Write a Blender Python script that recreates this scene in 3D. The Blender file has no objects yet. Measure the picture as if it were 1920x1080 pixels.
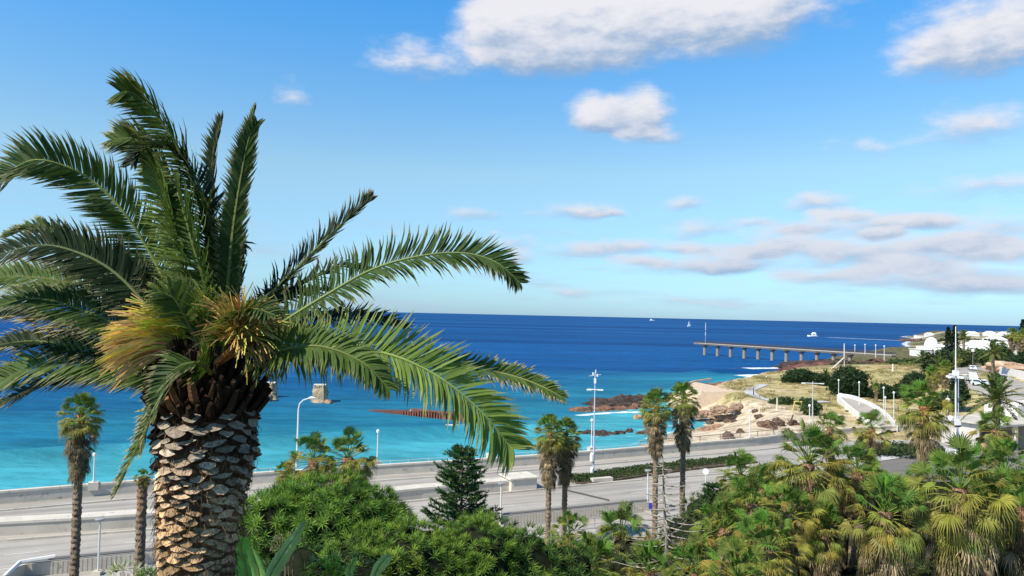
import bpy, math, random
import numpy as np
from mathutils import Vector, Matrix, noise
R = math.radians
rnd = random.Random(11)
sc = bpy.context.scene
COL = sc.collection

# ------------------------------------------------------------------ camera
CAM_Z = 22.0
LENS = 26.0
FPX = LENS / 36.0 * 1920
PITCH = math.atan(50 / FPX)
ROLL = R(1.26)
_f = Vector((0, math.cos(PITCH), math.sin(PITCH)))
_r0 = Vector((1, 0, 0)); _u0 = Vector((0, -math.sin(PITCH), math.cos(PITCH)))
_r = _r0 * math.cos(ROLL) + _u0 * math.sin(ROLL)
_u = _u0 * math.cos(ROLL) - _r0 * math.sin(ROLL)
cam_d = bpy.data.cameras.new('camera'); cam = bpy.data.objects.new('camera', cam_d); COL.objects.link(cam)
cam_d.lens = LENS; cam_d.sensor_width = 36; cam_d.clip_start = 0.1; cam_d.clip_end = 200000
M = Matrix((( _r.x, _u.x, -_f.x, 0), (_r.y, _u.y, -_f.y, 0), (_r.z, _u.z, -_f.z, CAM_Z), (0, 0, 0, 1)))
cam.matrix_world = M
sc.camera = cam

def ray(px, py):
    return _f + _r * ((px - 960) / FPX) + _u * ((540 - py) / FPX)
def G(px, py, z=0.0):
    d = ray(px, py); t = (z - CAM_Z) / d.z
    return Vector((d.x * t, d.y * t, z))
def P(px, py, Y):
    d = ray(px, py); t = Y / d.y
    return Vector((d.x * t, Y, CAM_Z + d.z * t))

# ------------------------------------------------------------------ light
SUN_AZ = R(-128)      # world azimuth of the sun measured from +Y towards +X
SUN_EL = R(47)
EXPO = 0.35
sd = Vector((math.sin(SUN_AZ) * math.cos(SUN_EL), math.cos(SUN_AZ) * math.cos(SUN_EL), math.sin(SUN_EL)))
sl = bpy.data.lights.new('sun', 'SUN'); sl.energy = 5.0; sl.angle = R(0.5); sl.color = (1.0, 0.93, 0.80)
so = bpy.data.objects.new('sun', sl); COL.objects.link(so)
so.rotation_euler = sd.to_track_quat('Z', 'Y').to_euler(); so.location = (0, 0, 100)
sc.view_settings.view_transform = 'Standard'; sc.view_settings.look = 'None'
sc.view_settings.exposure = EXPO; sc.view_settings.gamma = 1.0
sc.render.engine = 'CYCLES'
sc.cycles.max_bounces = 6; sc.cycles.transparent_max_bounces = 4

W = bpy.data.worlds.new('World'); sc.world = W; W.use_nodes = True
nt = W.node_tree; N = nt.nodes; L = nt.links
for n in list(N): N.remove(n)
def nn(tree, typ, **kw):
    n = tree.nodes.new(typ)
    for k, v in kw.items():
        if k == 'ins':
            for a, b in v.items():
                n.inputs[a].default_value = b
        else:
            setattr(n, k, v)
    return n
def mth(tree, op, a, b=None, c=None, clamp=False):
    n = tree.nodes.new('ShaderNodeMath'); n.operation = op; n.use_clamp = clamp
    for i, v in enumerate((a, b, c)):
        if v is None: continue
        if isinstance(v, (int, float)): n.inputs[i].default_value = v
        else: tree.links.new(v, n.inputs[i])
    return n.outputs[0]
def vmth(tree, op, a, b=None):
    n = tree.nodes.new('ShaderNodeVectorMath'); n.operation = op
    for i, v in enumerate((a, b)):
        if v is None: continue
        if isinstance(v, (tuple, list, Vector)): n.inputs[i].default_value = v
        else: tree.links.new(v, n.inputs[i])
    return n.outputs['Value'] if op in ('LENGTH', 'DOT_PRODUCT', 'DISTANCE') else n.outputs[0]
def mixc(tree, fac, a, b, mode='MIX'):
    n = tree.nodes.new('ShaderNodeMix'); n.data_type = 'RGBA'; n.blend_type = mode
    for i, v in ((0, fac), (6, a), (7, b)):
        if isinstance(v, (int, float)): n.inputs[i].default_value = v
        elif isinstance(v, (tuple, list)): n.inputs[i].default_value = (*v[:3], 1)
        else: tree.links.new(v, n.inputs[i])
    return n.outputs[2]
def sstep(tree, v, a, b):
    n = tree.nodes.new('ShaderNodeMapRange'); n.interpolation_type = 'SMOOTHSTEP'
    tree.links.new(v, n.inputs[0]); n.inputs[1].default_value = a; n.inputs[2].default_value = b
    return n.outputs[0]

# cloud density as a function of sky direction (azimuth, elevation in degrees)
CLOUDS = [  # px, py, rx, ry, weight of the body
    (1000, 60, 170, 80, 1.0), (1120, 30, 190, 80, 1.0), (1290, 40, 200, 85, .85), (1430, 10, 200, 75, .75), (1060, 104, 190, 36, .7), (790, 110, 130, 46, .6), (930, 40, 90, 60, .9),
    (1850, 55, 150, 80, .8), (1790, 100, 130, 45, .5),
    (1115, 205, 72, 40, 1.0), (1200, 203, 66, 52, 1.0), (1225, 250, 75, 20, .7), (1150, 228, 90, 26, .8),
    (1825, 228, 105, 42, .66), (548, 172, 42, 34, .42), (1630, 270, 85, 24, .36), (1850, 348, 150, 26, .55),
    (1085, 396, 85, 22, .72), (885, 403, 68, 19, .55), (1290, 381, 55, 17, .62), (1530, 382, 68, 21, .62), (742, 440, 34, 9, .45),
    (955, 456, 60, 19, .55), (975, 484, 40, 20, .62), (1100, 470, 120, 20, .5), (1310, 430, 85, 24, .52), (1640, 420, 150, 26, .55), (1880, 425, 120, 32, .55),
    (1370, 485, 100, 24, .7), (1560, 480, 120, 24, .6), (1720, 470, 150, 28, .6), (1240, 500, 110, 22, .55), (1800, 510, 180, 30, .5), (1480, 455, 120, 26, .6), (1190, 462, 120, 18, .5),
    (1420, 418, 55, 12, .5), (1490, 430, 70, 14, .6), (1580, 405, 60, 14, .55), (1720, 415, 70, 16, .6), (1790, 455, 80, 18, .7), (1890, 470, 90, 22, .7), (1430, 470, 60, 14, .6), (1300, 465, 70, 14, .55), (1350, 500, 90, 13, .6), (1200, 490, 60, 12, .5), (1100, 500, 50, 9, .4),
    (1540, 515, 110, 14, .55), (1690, 500, 90, 16, .6), (1860, 540, 120, 18, .5), (1140, 405, 40, 9, .45), (1000, 400, 26, 6, .3), (920, 440, 22, 6, .3), (1060, 440, 40, 7, .35),
    (1650, 443, 40, 14, .95), (1060, 545, 60, 16, .5), (1330, 566, 260, 12, .38), (1650, 530, 300, 26, .38),
]
def azel(px, py):
    d = ray(px, py).normalized()
    return math.degrees(math.atan2(d.x, d.y)), math.degrees(math.asin(d.z))
grp = bpy.data.node_groups.new('cloud_density', 'ShaderNodeTree')
grp.interface.new_socket('Dir', in_out='INPUT', socket_type='NodeSocketVector')
grp.interface.new_socket('Density', in_out='OUTPUT', socket_type='NodeSocketFloat')
grp.interface.new_socket('Shade', in_out='OUTPUT', socket_type='NodeSocketFloat')
gi = grp.nodes.new('NodeGroupInput'); go = grp.nodes.new('NodeGroupOutput')
ns0 = nn(grp, 'ShaderNodeTexNoise', ins={'Scale': 0.16, 'Detail': 4, 'Roughness': .55}); grp.links.new(gi.outputs[0], ns0.inputs['Vector'])
off = vmth(grp, 'SUBTRACT', ns0.outputs['Color'], (.5, .5, .5))
offs = vmth(grp, 'MULTIPLY', off, (3.2, 1.7, 0))
wp = vmth(grp, 'ADD', gi.outputs[0], offs)
best = None; shadeacc = None
for (cx, cy, rx, ry, wt) in CLOUDS:
    if cy > 370: wt *= 1.12
    a, e = azel(cx, cy); ra = rx / FPX * 57.3 * 1.12; re = ry / FPX * 57.3 * 1.15
    q = vmth(grp, 'MULTIPLY', vmth(grp, 'SUBTRACT', wp, (a, e, 0)), (1 / ra, 1 / re, 0))
    ln = vmth(grp, 'LENGTH', q)
    body = mth(grp, 'MULTIPLY', mth(grp, 'SUBTRACT', 1.0, ln, clamp=True), wt * 1.25)
    sy = vmth(grp, 'DOT_PRODUCT', q, (-.25, 1, 0))
    w_sy = mth(grp, 'MULTIPLY', body, sy)
    best = body if best is None else mth(grp, 'ADD', best, body)
    shadeacc = w_sy if shadeacc is None else mth(grp, 'ADD', shadeacc, w_sy)
ns1 = nn(grp, 'ShaderNodeTexNoise', ins={'Scale': 1.0, 'Detail': 9, 'Roughness': .6})
sv = vmth(grp, 'MULTIPLY', gi.outputs[0], (.42, .95, 0)); grp.links.new(sv, ns1.inputs['Vector'])
rag = mth(grp, 'MULTIPLY', mth(grp, 'SUBTRACT', ns1.outputs['Fac'], .5), 1.05)
nzmask = sstep(grp, best, 0.0, 0.12)
dens = mth(grp, 'ADD', best, mth(grp, 'MULTIPLY', rag, nzmask))
grp.links.new(dens, go.inputs[0])
sh = mth(grp, 'DIVIDE', shadeacc, mth(grp, 'MAXIMUM', best, .05))
sh2 = mth(grp, 'ADD', sh, mth(grp, 'MULTIPLY', rag, 1.3))
grp.links.new(sh2, go.inputs[1])

tc = nn(nt, 'ShaderNodeTexCoord')
sp = nn(nt, 'ShaderNodeSeparateXYZ'); L.new(tc.outputs['Generated'], sp.inputs[0])
az = mth(nt, 'MULTIPLY', mth(nt, 'ARCTAN2', sp.outputs[0], sp.outputs[1]), 57.2958)
el = mth(nt, 'MULTIPLY', mth(nt, 'ARCSINE', sp.outputs[2]), 57.2958)
cb = nn(nt, 'ShaderNodeCombineXYZ'); L.new(az, cb.inputs[0]); L.new(el, cb.inputs[1])
cg = nn(nt, 'ShaderNodeGroup', node_tree=grp); L.new(cb.outputs[0], cg.inputs[0])
cover = sstep(nt, cg.outputs[0], .08, .98)
shd = sstep(nt, cg.outputs[1], -.75, .30)
# thin high veil low over the sea
vn = nn(nt, 'ShaderNodeTexNoise', ins={'Scale': 1.0, 'Detail': 7, 'Roughness': .6})
L.new(vmth(nt, 'MULTIPLY', cb.outputs[0], (.07, .6, 0)), vn.inputs['Vector'])
veil = mth(nt, 'MULTIPLY', sstep(nt, vn.outputs['Fac'], .46, .72), mth(nt, 'SUBTRACT', 1, sstep(nt, el, 2.0, 11.0)))
veil = mth(nt, 'MULTIPLY', veil, .8)
sky = nn(nt, 'ShaderNodeTexSky', sky_type='NISHITA', sun_disc=False, sun_elevation=SUN_EL, sun_rotation=SUN_AZ, air_density=1.0, dust_density=.25, ozone_density=1.6, altitude=0)
hs = nn(nt, 'ShaderNodeHueSaturation', ins={'Saturation': 1.0, 'Value': 1.0, 'Hue': .5}); L.new(sky.outputs[0], hs.inputs['Color'])
cloudcol = mixc(nt, shd, (1.9, 2.9, 4.4), (5.6, 5.6, 5.95))
cr = nn(nt, 'ShaderNodeValToRGB'); L.new(mth(nt, 'DIVIDE', el, 45.0, clamp=True), cr.inputs[0])
for i_, (ps_, c_) in enumerate([(0.0, (.38, .63, 1.06)), (.05, (.50, .76, 1.06)), (.24, (.92, 1.10, 1.07)), (.50, (.44, 1.15, 1.55)), (.62, (.42, 1.10, 1.50)), (1.0, (.20, .50, .75))]):
    e_ = cr.color_ramp.elements[i_] if i_ < 2 else cr.color_ramp.elements.new(ps_)
    e_.position = ps_; e_.color = (*c_, 1)
air = mixc(nt, 1.0, hs.outputs[0], cr.outputs[0], 'MULTIPLY')
withveil = mixc(nt, veil, air, (3.2, 4.1, 5.2))
lowf = mth(nt, 'MULTIPLY', mth(nt, 'SUBTRACT', 1, sstep(nt, el, 2.0, 13.0)), .36)
cloudcol = mixc(nt, lowf, cloudcol, (2.7, 3.7, 5.0))
allsky = mixc(nt, cover, withveil, cloudcol)
bg = nn(nt, 'ShaderNodeBackground', ins={'Strength': .118}); L.new(allsky, bg.inputs[0])
wo = nn(nt, 'ShaderNodeOutputWorld'); L.new(bg.outputs[0], wo.inputs[0])

# ------------------------------------------------------------------ helpers
def tag(o, label=None, cat=None, group=None, kind=None):
    if label: o['label'] = label
    if cat: o['category'] = cat
    if group: o['group'] = group
    if kind: o['kind'] = kind
    return o
def empty(name, loc, label, cat, group=None, rz=0):
    o = bpy.data.objects.new(name, None); COL.objects.link(o)
    o.location = loc; o.rotation_euler = (0, 0, rz); o.empty_display_size = .2
    return tag(o, label, cat, group)
def put(name, mesh, parent=None, loc=None):
    o = bpy.data.objects.new(name, mesh); COL.objects.link(o); o.parent = parent
    if loc is not None: o.location = loc
    return o
class MB:
    def __init__(s): s.v = []; s.f = []; s.c = []
    def add(s, vs, fs, col=(.5, .5, .5)):
        b = len(s.v); s.v.extend([tuple(v) for v in vs])
        one = not isinstance(col, list)
        for i, f in enumerate(fs):
            s.f.append(tuple(b + k for k in f)); s.c.append(col if one else col[i])
    def box(s, x0, x1, y0, y1, z0, z1, col=(.5, .5, .5), rz=0, o=(0, 0)):
        vs = [(x, y, z) for z in (z0, z1) for (x, y) in ((x0, y0), (x1, y0), (x1, y1), (x0, y1))]
        if rz or o != (0, 0):
            c, q = math.cos(rz), math.sin(rz)
            vs = [(x * c - y * q + o[0], x * q + y * c + o[1], z) for x, y, z in vs]
        s.add(vs, [(0, 3, 2, 1), (4, 5, 6, 7), (0, 1, 5, 4), (1, 2, 6, 5), (2, 3, 7, 6), (3, 0, 4, 7)], col)
    def tube(s, pts, rad, n=8, col=(.5, .5, .5), cap=True):
        pts = [Vector(p) for p in pts]
        if isinstance(rad, (int, float)): rad = [rad] * len(pts)
        vs = []; fs = []; a = None
        for i, p in enumerate(pts):
            t = (pts[min(i + 1, len(pts) - 1)] - pts[max(i - 1, 0)]).normalized()
            if a is None:
                a = t.cross(Vector((0, 0, 1)))
                if a.length < .1: a = t.cross(Vector((1, 0, 0)))
            a = (a - t * a.dot(t)).normalized(); b = t.cross(a)
            for k in range(n):
                w = 2 * math.pi * k / n
                vs.append(p + (a * math.cos(w) + b * math.sin(w)) * rad[i])
        for i in range(len(pts) - 1):
            for k in range(n):
                fs.append((i * n + k, i * n + (k + 1) % n, (i + 1) * n + (k + 1) % n, (i + 1) * n + k))
        if cap: fs.append(tuple(range(n - 1, -1, -1))); fs.append(tuple((len(pts) - 1) * n + k for k in range(n)))
        s.add(vs, fs, col)
    def sweep(s, path, prof, col=(.5, .5, .5), zf=None):
        """path: xy list; prof: closed list of (offset to the left, z)"""
        path = [Vector((p[0], p[1])) for p in path]; m = len(prof); vs = []; fs = []
        for i, p in enumerate(path):
            d0 = (path[i] - path[max(i - 1, 0)]); d1 = (path[min(i + 1, len(path) - 1)] - path[i])
            d0 = d0.normalized() if d0.length > 0 else d1.normalized(); d1 = d1.normalized() if d1.length > 0 else d0
            t = (d0 + d1).normalized(); nrm = Vector((-t.y, t.x)) / max(.5, t.dot(d1))
            z = zf(p.x, p.y) if zf else 0
            for (o, h) in prof: vs.append((p.x + nrm.x * o, p.y + nrm.y * o, z + h))
        for i in range(len(path) - 1):
            for k in range(m):
                fs.append((i * m + k, (i + 1) * m + k, (i + 1) * m + (k + 1) % m, i * m + (k + 1) % m))
        fs.append(tuple(range(m))); fs.append(tuple((len(path) - 1) * m + k for k in range(m - 1, -1, -1)))
        s.add(vs, fs, col)
    def mesh(s, name, mat, smooth=False, shift=(0, 0, 0)):
        me = bpy.data.meshes.new(name)
        vs = np.array(s.v, dtype=np.float64) - np.array(shift)
        me.from_pydata([tuple(v) for v in vs], [], s.f)
        at = me.attributes.new('col', 'FLOAT_COLOR', 'FACE')
        c = np.ones((len(s.f), 4), dtype=np.float32); c[:, :3] = np.array(s.c, dtype=np.float32)
        at.data.foreach_set('color', c.ravel())
        if smooth: me.polygons.foreach_set('use_smooth', [True] * len(s.f))
        me.materials.append(mat); me.update()
        return me
    def build(s, name, mat, parent=None, world=True, smooth=False, loc=None):
        """world=True: vertices are in world space (parent unrotated); else local"""
        if world:
            if parent is not None:
                sh = parent.matrix_basis.translation if parent.parent is None else parent.matrix_basis.translation + parent.parent.matrix_basis.translation
                o = put(name, s.mesh(name, mat, smooth, sh), parent); return o
            a = np.array(s.v); sh = (float(a[:, 0].mean()), float(a[:, 1].mean()), float(a[:, 2].min()))
            return put(name, s.mesh(name, mat, smooth, sh), None, sh)
        return put(name, s.mesh(name, mat, smooth), parent, loc)

# ------------------------------------------------------------------ materials
def newmat(name):
    m = bpy.data.materials.new(name); m.use_nodes = True
    t = m.node_tree
    for n in list(t.nodes): t.nodes.remove(n)
    return m, t
def mat(name, base=None, rough=.8, scale=3.0, var=.25, bump=0.0, bscale=None, spec=.3, metal=0, detail=6, stretch=(1, 1, 1), transl=0.0, dist=.05, ramp=None):
    """base None = per face colour attribute; noise varies the albedo"""
    m, t = newmat(name)
    out = nn(t, 'ShaderNodeOutputMaterial'); b = nn(t, 'ShaderNodeBsdfPrincipled', ins={'Roughness': rough, 'Metallic': metal})
    b.inputs['Specular IOR Level'].default_value = spec
    tc = nn(t, 'ShaderNodeNewGeometry')
    v = vmth(t, 'MULTIPLY', tc.outputs['Position'], stretch)
    ns = nn(t, 'ShaderNodeTexNoise', ins={'Scale': scale, 'Detail': detail, 'Roughness': .6}); t.links.new(v, ns.inputs['Vector'])
    if base is None:
        at = nn(t, 'ShaderNodeAttribute', attribute_name='col'); c = at.outputs['Color']
    else:
        c = nn(t, 'ShaderNodeRGB'); c.outputs[0].default_value = (*base, 1); c = c.outputs[0]
    k = mth(t, 'ADD', mth(t, 'MULTIPLY', mth(t, 'SUBTRACT', ns.outputs['Fac'], .5), var * 4), 1.0)
    k = mth(t, 'MAXIMUM', k, .15)
    cc = vmth(t, 'SCALE', c); t.links.new(k, cc.node.inputs['Scale'])
    if ramp:
        n2 = nn(t, 'ShaderNodeTexNoise', ins={'Scale': ramp[0], 'Detail': 5, 'Roughness': .65}); t.links.new(v, n2.inputs['Vector'])
        cc = mixc(t, sstep(t, n2.outputs['Fac'], ramp[1], ramp[2]), cc, ramp[3])
    t.links.new(cc, b.inputs['Base Color'])
    if bump:
        n3 = nn(t, 'ShaderNodeTexNoise', ins={'Scale': bscale or scale * 3, 'Detail': 5}); t.links.new(v, n3.inputs['Vector'])
        bp = nn(t, 'ShaderNodeBump', ins={'Strength': bump, 'Distance': dist}); t.links.new(n3.outputs['Fac'], bp.inputs['Height'])
        t.links.new(bp.outputs[0], b.inputs['Normal'])
    if transl:
        tr = nn(t, 'ShaderNodeBsdfTranslucent'); ts = vmth(t, 'MULTIPLY', cc, (1.6, 1.6, .6)); t.links.new(ts, tr.inputs[0])
        mx = nn(t, 'ShaderNodeMixShader', ins={0: transl}); t.links.new(b.outputs[0], mx.inputs[1]); t.links.new(tr.outputs[0], mx.inputs[2])
        t.links.new(mx.outputs[0], out.inputs[0])
    else: t.links.new(b.outputs[0], out.inputs[0])
    return m
M_LEAF = mat('leaf', None, rough=.6, scale=2.2, var=.26, spec=.12, transl=.22)
M_FROND = mat('frond_leaf', None, rough=.55, scale=3.0, var=.2, spec=.14, transl=.3)
M_DRY = mat('dry_leaf', None, rough=.8, scale=3, var=.25, spec=.15, transl=.15)
M_BARK = mat('bark', None, rough=.9, scale=14, var=.42, bump=1.0, bscale=45, spec=.1, dist=.02, detail=9)
M_CONC = mat('concrete', None, rough=.8, scale=.7, var=.16, bump=.25, bscale=14, dist=.01, ramp=(1.4, .54, .74, (.30, .26, .21)))
M_WHITE = mat('white_plaster', None, rough=.7, scale=1.2, var=.07, bump=.15, bscale=20, dist=.01)
M_METAL = mat('painted_metal', None, rough=.45, scale=4, var=.06, spec=.5)
M_ROCK = mat('rock', None, rough=.8, scale=.8, var=.42, bump=1.0, bscale=2.5, dist=.3, detail=8)
M_GLASS = mat('window_glass', (.03, .04, .05), rough=.1, spec=.8, var=.05)
M_CARP = mat('car_paint', None, rough=.25, spec=.6, var=.02)
M_RUST = mat('rust', None, rough=.85, scale=.9, var=.35, bump=.5, bscale=6, dist=.05)
M_SHRUBCORE = mat('dark_core', (.018, .022, .012), rough=1, spec=0, var=.4)  # near-black solid core filling the shrubs inside the foliage

RD = Vector((0.91, 0.41, 0)).normalized()      # along the road
def roadmat(name, base, patch, var=.05):
    m, t = newmat(name); out = nn(t, 'ShaderNodeOutputMaterial'); b = nn(t, 'ShaderNodeBsdfPrincipled', ins={'Roughness': .85})
    b.inputs['Specular IOR Level'].default_value = .25
    g = nn(t, 'ShaderNodeNewGeometry')
    u = vmth(t, 'DOT_PRODUCT', g.outputs['Position'], RD); w = vmth(t, 'DOT_PRODUCT', g.outputs['Position'], (-RD.y, RD.x, 0))
    cbn = nn(t, 'ShaderNodeCombineXYZ'); t.links.new(mth(t, 'MULTIPLY', u, .035), cbn.inputs[0]); t.links.new(mth(t, 'MULTIPLY', w, .9), cbn.inputs[1])
    n1 = nn(t, 'ShaderNodeTexNoise', ins={'Scale': 1.0, 'Detail': 5}); t.links.new(cbn.outputs[0], n1.inputs['Vector'])
    n2 = nn(t, 'ShaderNodeTexNoise', ins={'Scale': .35, 'Detail': 8, 'Roughness': .7}); t.links.new(g.outputs['Position'], n2.inputs['Vector'])
    n3 = nn(t, 'ShaderNodeTexNoise', ins={'Scale': 9, 'Detail': 3}); t.links.new(g.outputs['Position'], n3.inputs['Vector'])
    c = mixc(t, sstep(t, n1.outputs['Fac'], .40, .66), base, patch)
    k = mth(t, 'ADD', mth(t, 'MULTIPLY', mth(t, 'SUBTRACT', n2.outputs['Fac'], .5), var * 6), mth(t, 'ADD', .9, mth(t, 'MULTIPLY', n3.outputs['Fac'], .2)))
    s = vmth(t, 'SCALE', c); t.links.new(k, s.node.inputs['Scale'])
    t.links.new(s, b.inputs['Base Color']); t.links.new(b.outputs[0], out.inputs[0]); return m
M_ROAD = roadmat('road_surface', (.40, .37, .33), (.29, .268, .238), .08)
M_ASPH = roadmat('dark_asphalt', (.15, .138, .125), (.20, .185, .165))

# ------------------------------------------------------------------ terrain
COAST = [(-900, -330), (-300, -52), (-118, 47), (-51, 77), (-40, 83), (-27, 88.5), (-18.5, 92), (0, 100), (11, 108), (18, 119), (22.6, 128.3), (29.2, 140), (36.5, 148), (41, 160),
         (43.5, 172.9), (47, 190), (51.2, 203.9), (57.3, 216), (70.7, 237.7), (84.6, 259.5), (92.3, 265.5), (104.3, 277.2), (117.7, 280.5),
         (124, 292), (118, 312), (131, 339), (163, 395), (208, 451), (242, 493), (283, 523), (346, 633), (422, 790), (520, 960), (610, 1120), (640, 1210),
         (700, 1300), (860, 1420), (1100, 1600), (1500, 1750), (2600, 2600), (6000, 4500), (6000, -900), (-900, -900)]
_CA = np.array(COAST, float); _CB = np.roll(_CA, -1, axis=0)
def shore_dist(x, y):
    x = np.asarray(x, float); y = np.asarray(y, float)
    d = np.full(x.shape, 1e9); ins = np.zeros(x.shape, bool)
    for (ax, ay), (bx, by) in zip(_CA, _CB):
        ex, ey = bx - ax, by - ay
        t = np.clip(((x - ax) * ex + (y - ay) * ey) / (ex * ex + ey * ey), 0, 1)
        d = np.minimum(d, np.hypot(x - ax - t * ex, y - ay - t * ey))
        c = ((ay > y) != (by > y)) & (x < (bx - ax) * (y - ay) / ((by - ay) if by != ay else 1e-9) + ax)
        ins ^= c
    return np.where(ins, d, -d)
def ss(a, b, x):
    t = np.clip((x - a) / (b - a), 0, 1); return t * t * (3 - 2 * t)
def wob(x, y, s, seed=0):
    return (np.sin(x * s + 1.3 * seed + 1.7 * np.sin(y * s * .7 + seed)) + np.sin(y * s * 1.3 + 2.1 * seed + 1.3 * np.sin(x * s * .9)) + .5 * np.sin((x + y) * s * 2.3 + seed)) / 2.5
def near_dn(x, y):
    return (x + 33.2) * .3636 - (y - 51.9) * .9316
def hgt(x, y, with_d=False):
    x = np.asarray(x, float); y = np.asarray(y, float)
    d = shore_dist(x, y) + .8 * wob(x, y, .35, 2) * ss(118, 130, y)
    B = np.full(x.shape, 3.15)
    head = ss(112 + .25 * (x - 40), 136 + .25 * (x - 40), y)
    B = B + head * (1.3 + .35 * wob(x, y, .05, 1) + .12 * wob(x, y, .22, 3))
    rise = ss(84, 130, x) * (1 - ss(235, 320, y)) * ss(95, 130, y)
    B = B + rise * 3.6
    B = B + ss(80, 30, y) * 0
    B = B - 2.7 * ss(272, 300, y) * (1 - ss(345, 430, y)) * (1 - ss(190, 240, x))
    far = ss(330, 560, y)
    B = B + far * (2.0 + 1.6 * wob(x, y, .021, 4) + 1.0 * wob(x, y, .06, 5)) + ss(650, 1100, y) * (3.2 + 1.5 * wob(x, y, .012, 7))
    dn = near_dn(x, y)
    B = B + np.clip((dn - 5.5) * .2, 0, 11)
    w = 6.0 + 20 * np.exp(-((x - 36) ** 2 / 500 + (y - 143) ** 2 / 900)) + ss(300, 900, y) * 40
    h = np.where(d > 0, B * ss(0, 1, d / w) + .02, np.maximum(-6, d * .12))
    return (h, d) if with_d else h
def hz(x, y): return float(hgt(np.array([x]), np.array([y]))[0])

def grid_mesh(name, X, Y, Z, mat_, attrs):
    nr, nc = X.shape
    me = bpy.data.meshes.new(name)
    co = np.stack([X, Y, Z], -1).reshape(-1, 3).astype(np.float32)
    i = np.arange(nr * nc).reshape(nr, nc)
    q = np.stack([i[:-1, :-1], i[:-1, 1:], i[1:, 1:], i[1:, :-1]], -1).reshape(-1, 4)[:, ::-1]
    me.vertices.add(len(co)); me.vertices.foreach_set('co', co.ravel())
    me.loops.add(q.size); me.loops.foreach_set('vertex_index', q.ravel().astype(np.int32))
    me.polygons.add(len(q)); me.polygons.foreach_set('loop_start', (np.arange(len(q)) * 4).astype(np.int32))
    me.polygons.foreach_set('use_smooth', np.ones(len(q), bool))
    me.update(calc_edges=True)
    for k, v in attrs.items():
        if v.ndim == 3:
            a = me.attributes.new(k, 'FLOAT_COLOR', 'POINT'); c = np.ones((nr * nc, 4), np.float32); c[:, :3] = v.reshape(-1, 3); a.data.foreach_set('color', c.ravel())
        else:
            a = me.attributes.new(k, 'FLOAT', 'POINT'); a.data.foreach_set('value', v.astype(np.float32).ravel())
    me.materials.append(mat_)
    o = bpy.data.objects.new(name, me); COL.objects.link(o); return o

# ground sheet
ang = np.radians(np.linspace(-100, 78, 620)); rr = np.exp(np.linspace(math.log(2.5), math.log(6500), 520))
A_, R_ = np.meshgrid(ang, rr); X = np.sin(A_) * R_; Y = np.cos(A_) * R_
Z, D = hgt(X, Y, True)
def C3(r, g, b): return np.array([r, g, b], float)
col = np.empty(X.shape + (3,))
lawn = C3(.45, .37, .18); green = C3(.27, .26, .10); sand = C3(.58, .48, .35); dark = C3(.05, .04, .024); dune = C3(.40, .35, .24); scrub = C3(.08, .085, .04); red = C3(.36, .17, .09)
col[:] = lawn
def mixin(c, k):
    global col
    k = np.clip(k, 0, 1)[..., None]; col = col * (1 - k) + c * k
mixin(green, .7 * ss(.1, .9, wob(X, Y, .07, 9)))
mixin(sand * 1.0, .6 * ss(.3, .8, wob(X, Y, .19, 12)) * (Y > 125))
mixin(red, ss(.45, .9, wob(X, Y, .045, 21)) * .7 * (Y > 190) * (X > 80))
mixin(dune, ss(470, 560, Y)); mixin(scrub, ss(460, 540, Y) * ss(-.15, .25, wob(X, Y, .035, 8)))
mixin(scrub, ss(250, 280, Y) * (1 - ss(470, 540, Y)) * .95)
beach = np.exp(-((X - 38) ** 2 / 500 + (Y - 142) ** 2 / 900))
mixin(sand, np.maximum(ss(.25, .5, beach), (1 - ss(3, 8, D)) * (Y < 290)))
mixin(sand * .55, (1 - ss(.0, 2.5, D)))
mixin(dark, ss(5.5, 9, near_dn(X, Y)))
M_GROUND = mat('ground', None, rough=.95, scale=.45, var=.45, bump=1.0, bscale=1.6, dist=.35, spec=.1, detail=10, ramp=(.30, .50, .66, (.27, .19, .10)))
g = grid_mesh('ground', X, Y, Z, M_GROUND, {'col': col}); tag(g, kind='structure')

# ------------------------------------------------------------------ sea
def segdist(x, y, pts):
    d = np.full(x.shape, 1e9)
    for (ax, ay), (bx, by) in zip(pts[:-1], pts[1:]):
        ex, ey = bx - ax, by - ay
        t = np.clip(((x - ax) * ex + (y - ay) * ey) / (ex * ex + ey * ey + 1e-9), 0, 1)
        d = np.minimum(d, np.hypot(x - ax - t * ex, y - ay - t * ey))
    return d
def gl(l, z=0): return [tuple(G(a, b, z)[:2]) for a, b in l]
ang = np.radians(np.linspace(-96, 70, 900)); rr = np.exp(np.linspace(math.log(55), math.log(90000), 900))
A_, R_ = np.meshgrid(ang, rr); X = np.sin(A_) * R_; Y = np.cos(A_) * R_
SD = -shore_dist(X, Y)
wave = .10 * np.sin(R_ * .32 + 3.0 * wob(X, Y, .012, 3)) * ss(90, 200, R_) + .05 * wob(X, Y, .5, 6) + .05 * wob(X, Y, .9, 2)
wave = wave * (1 - ss(1200, 3000, R_))
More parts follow.
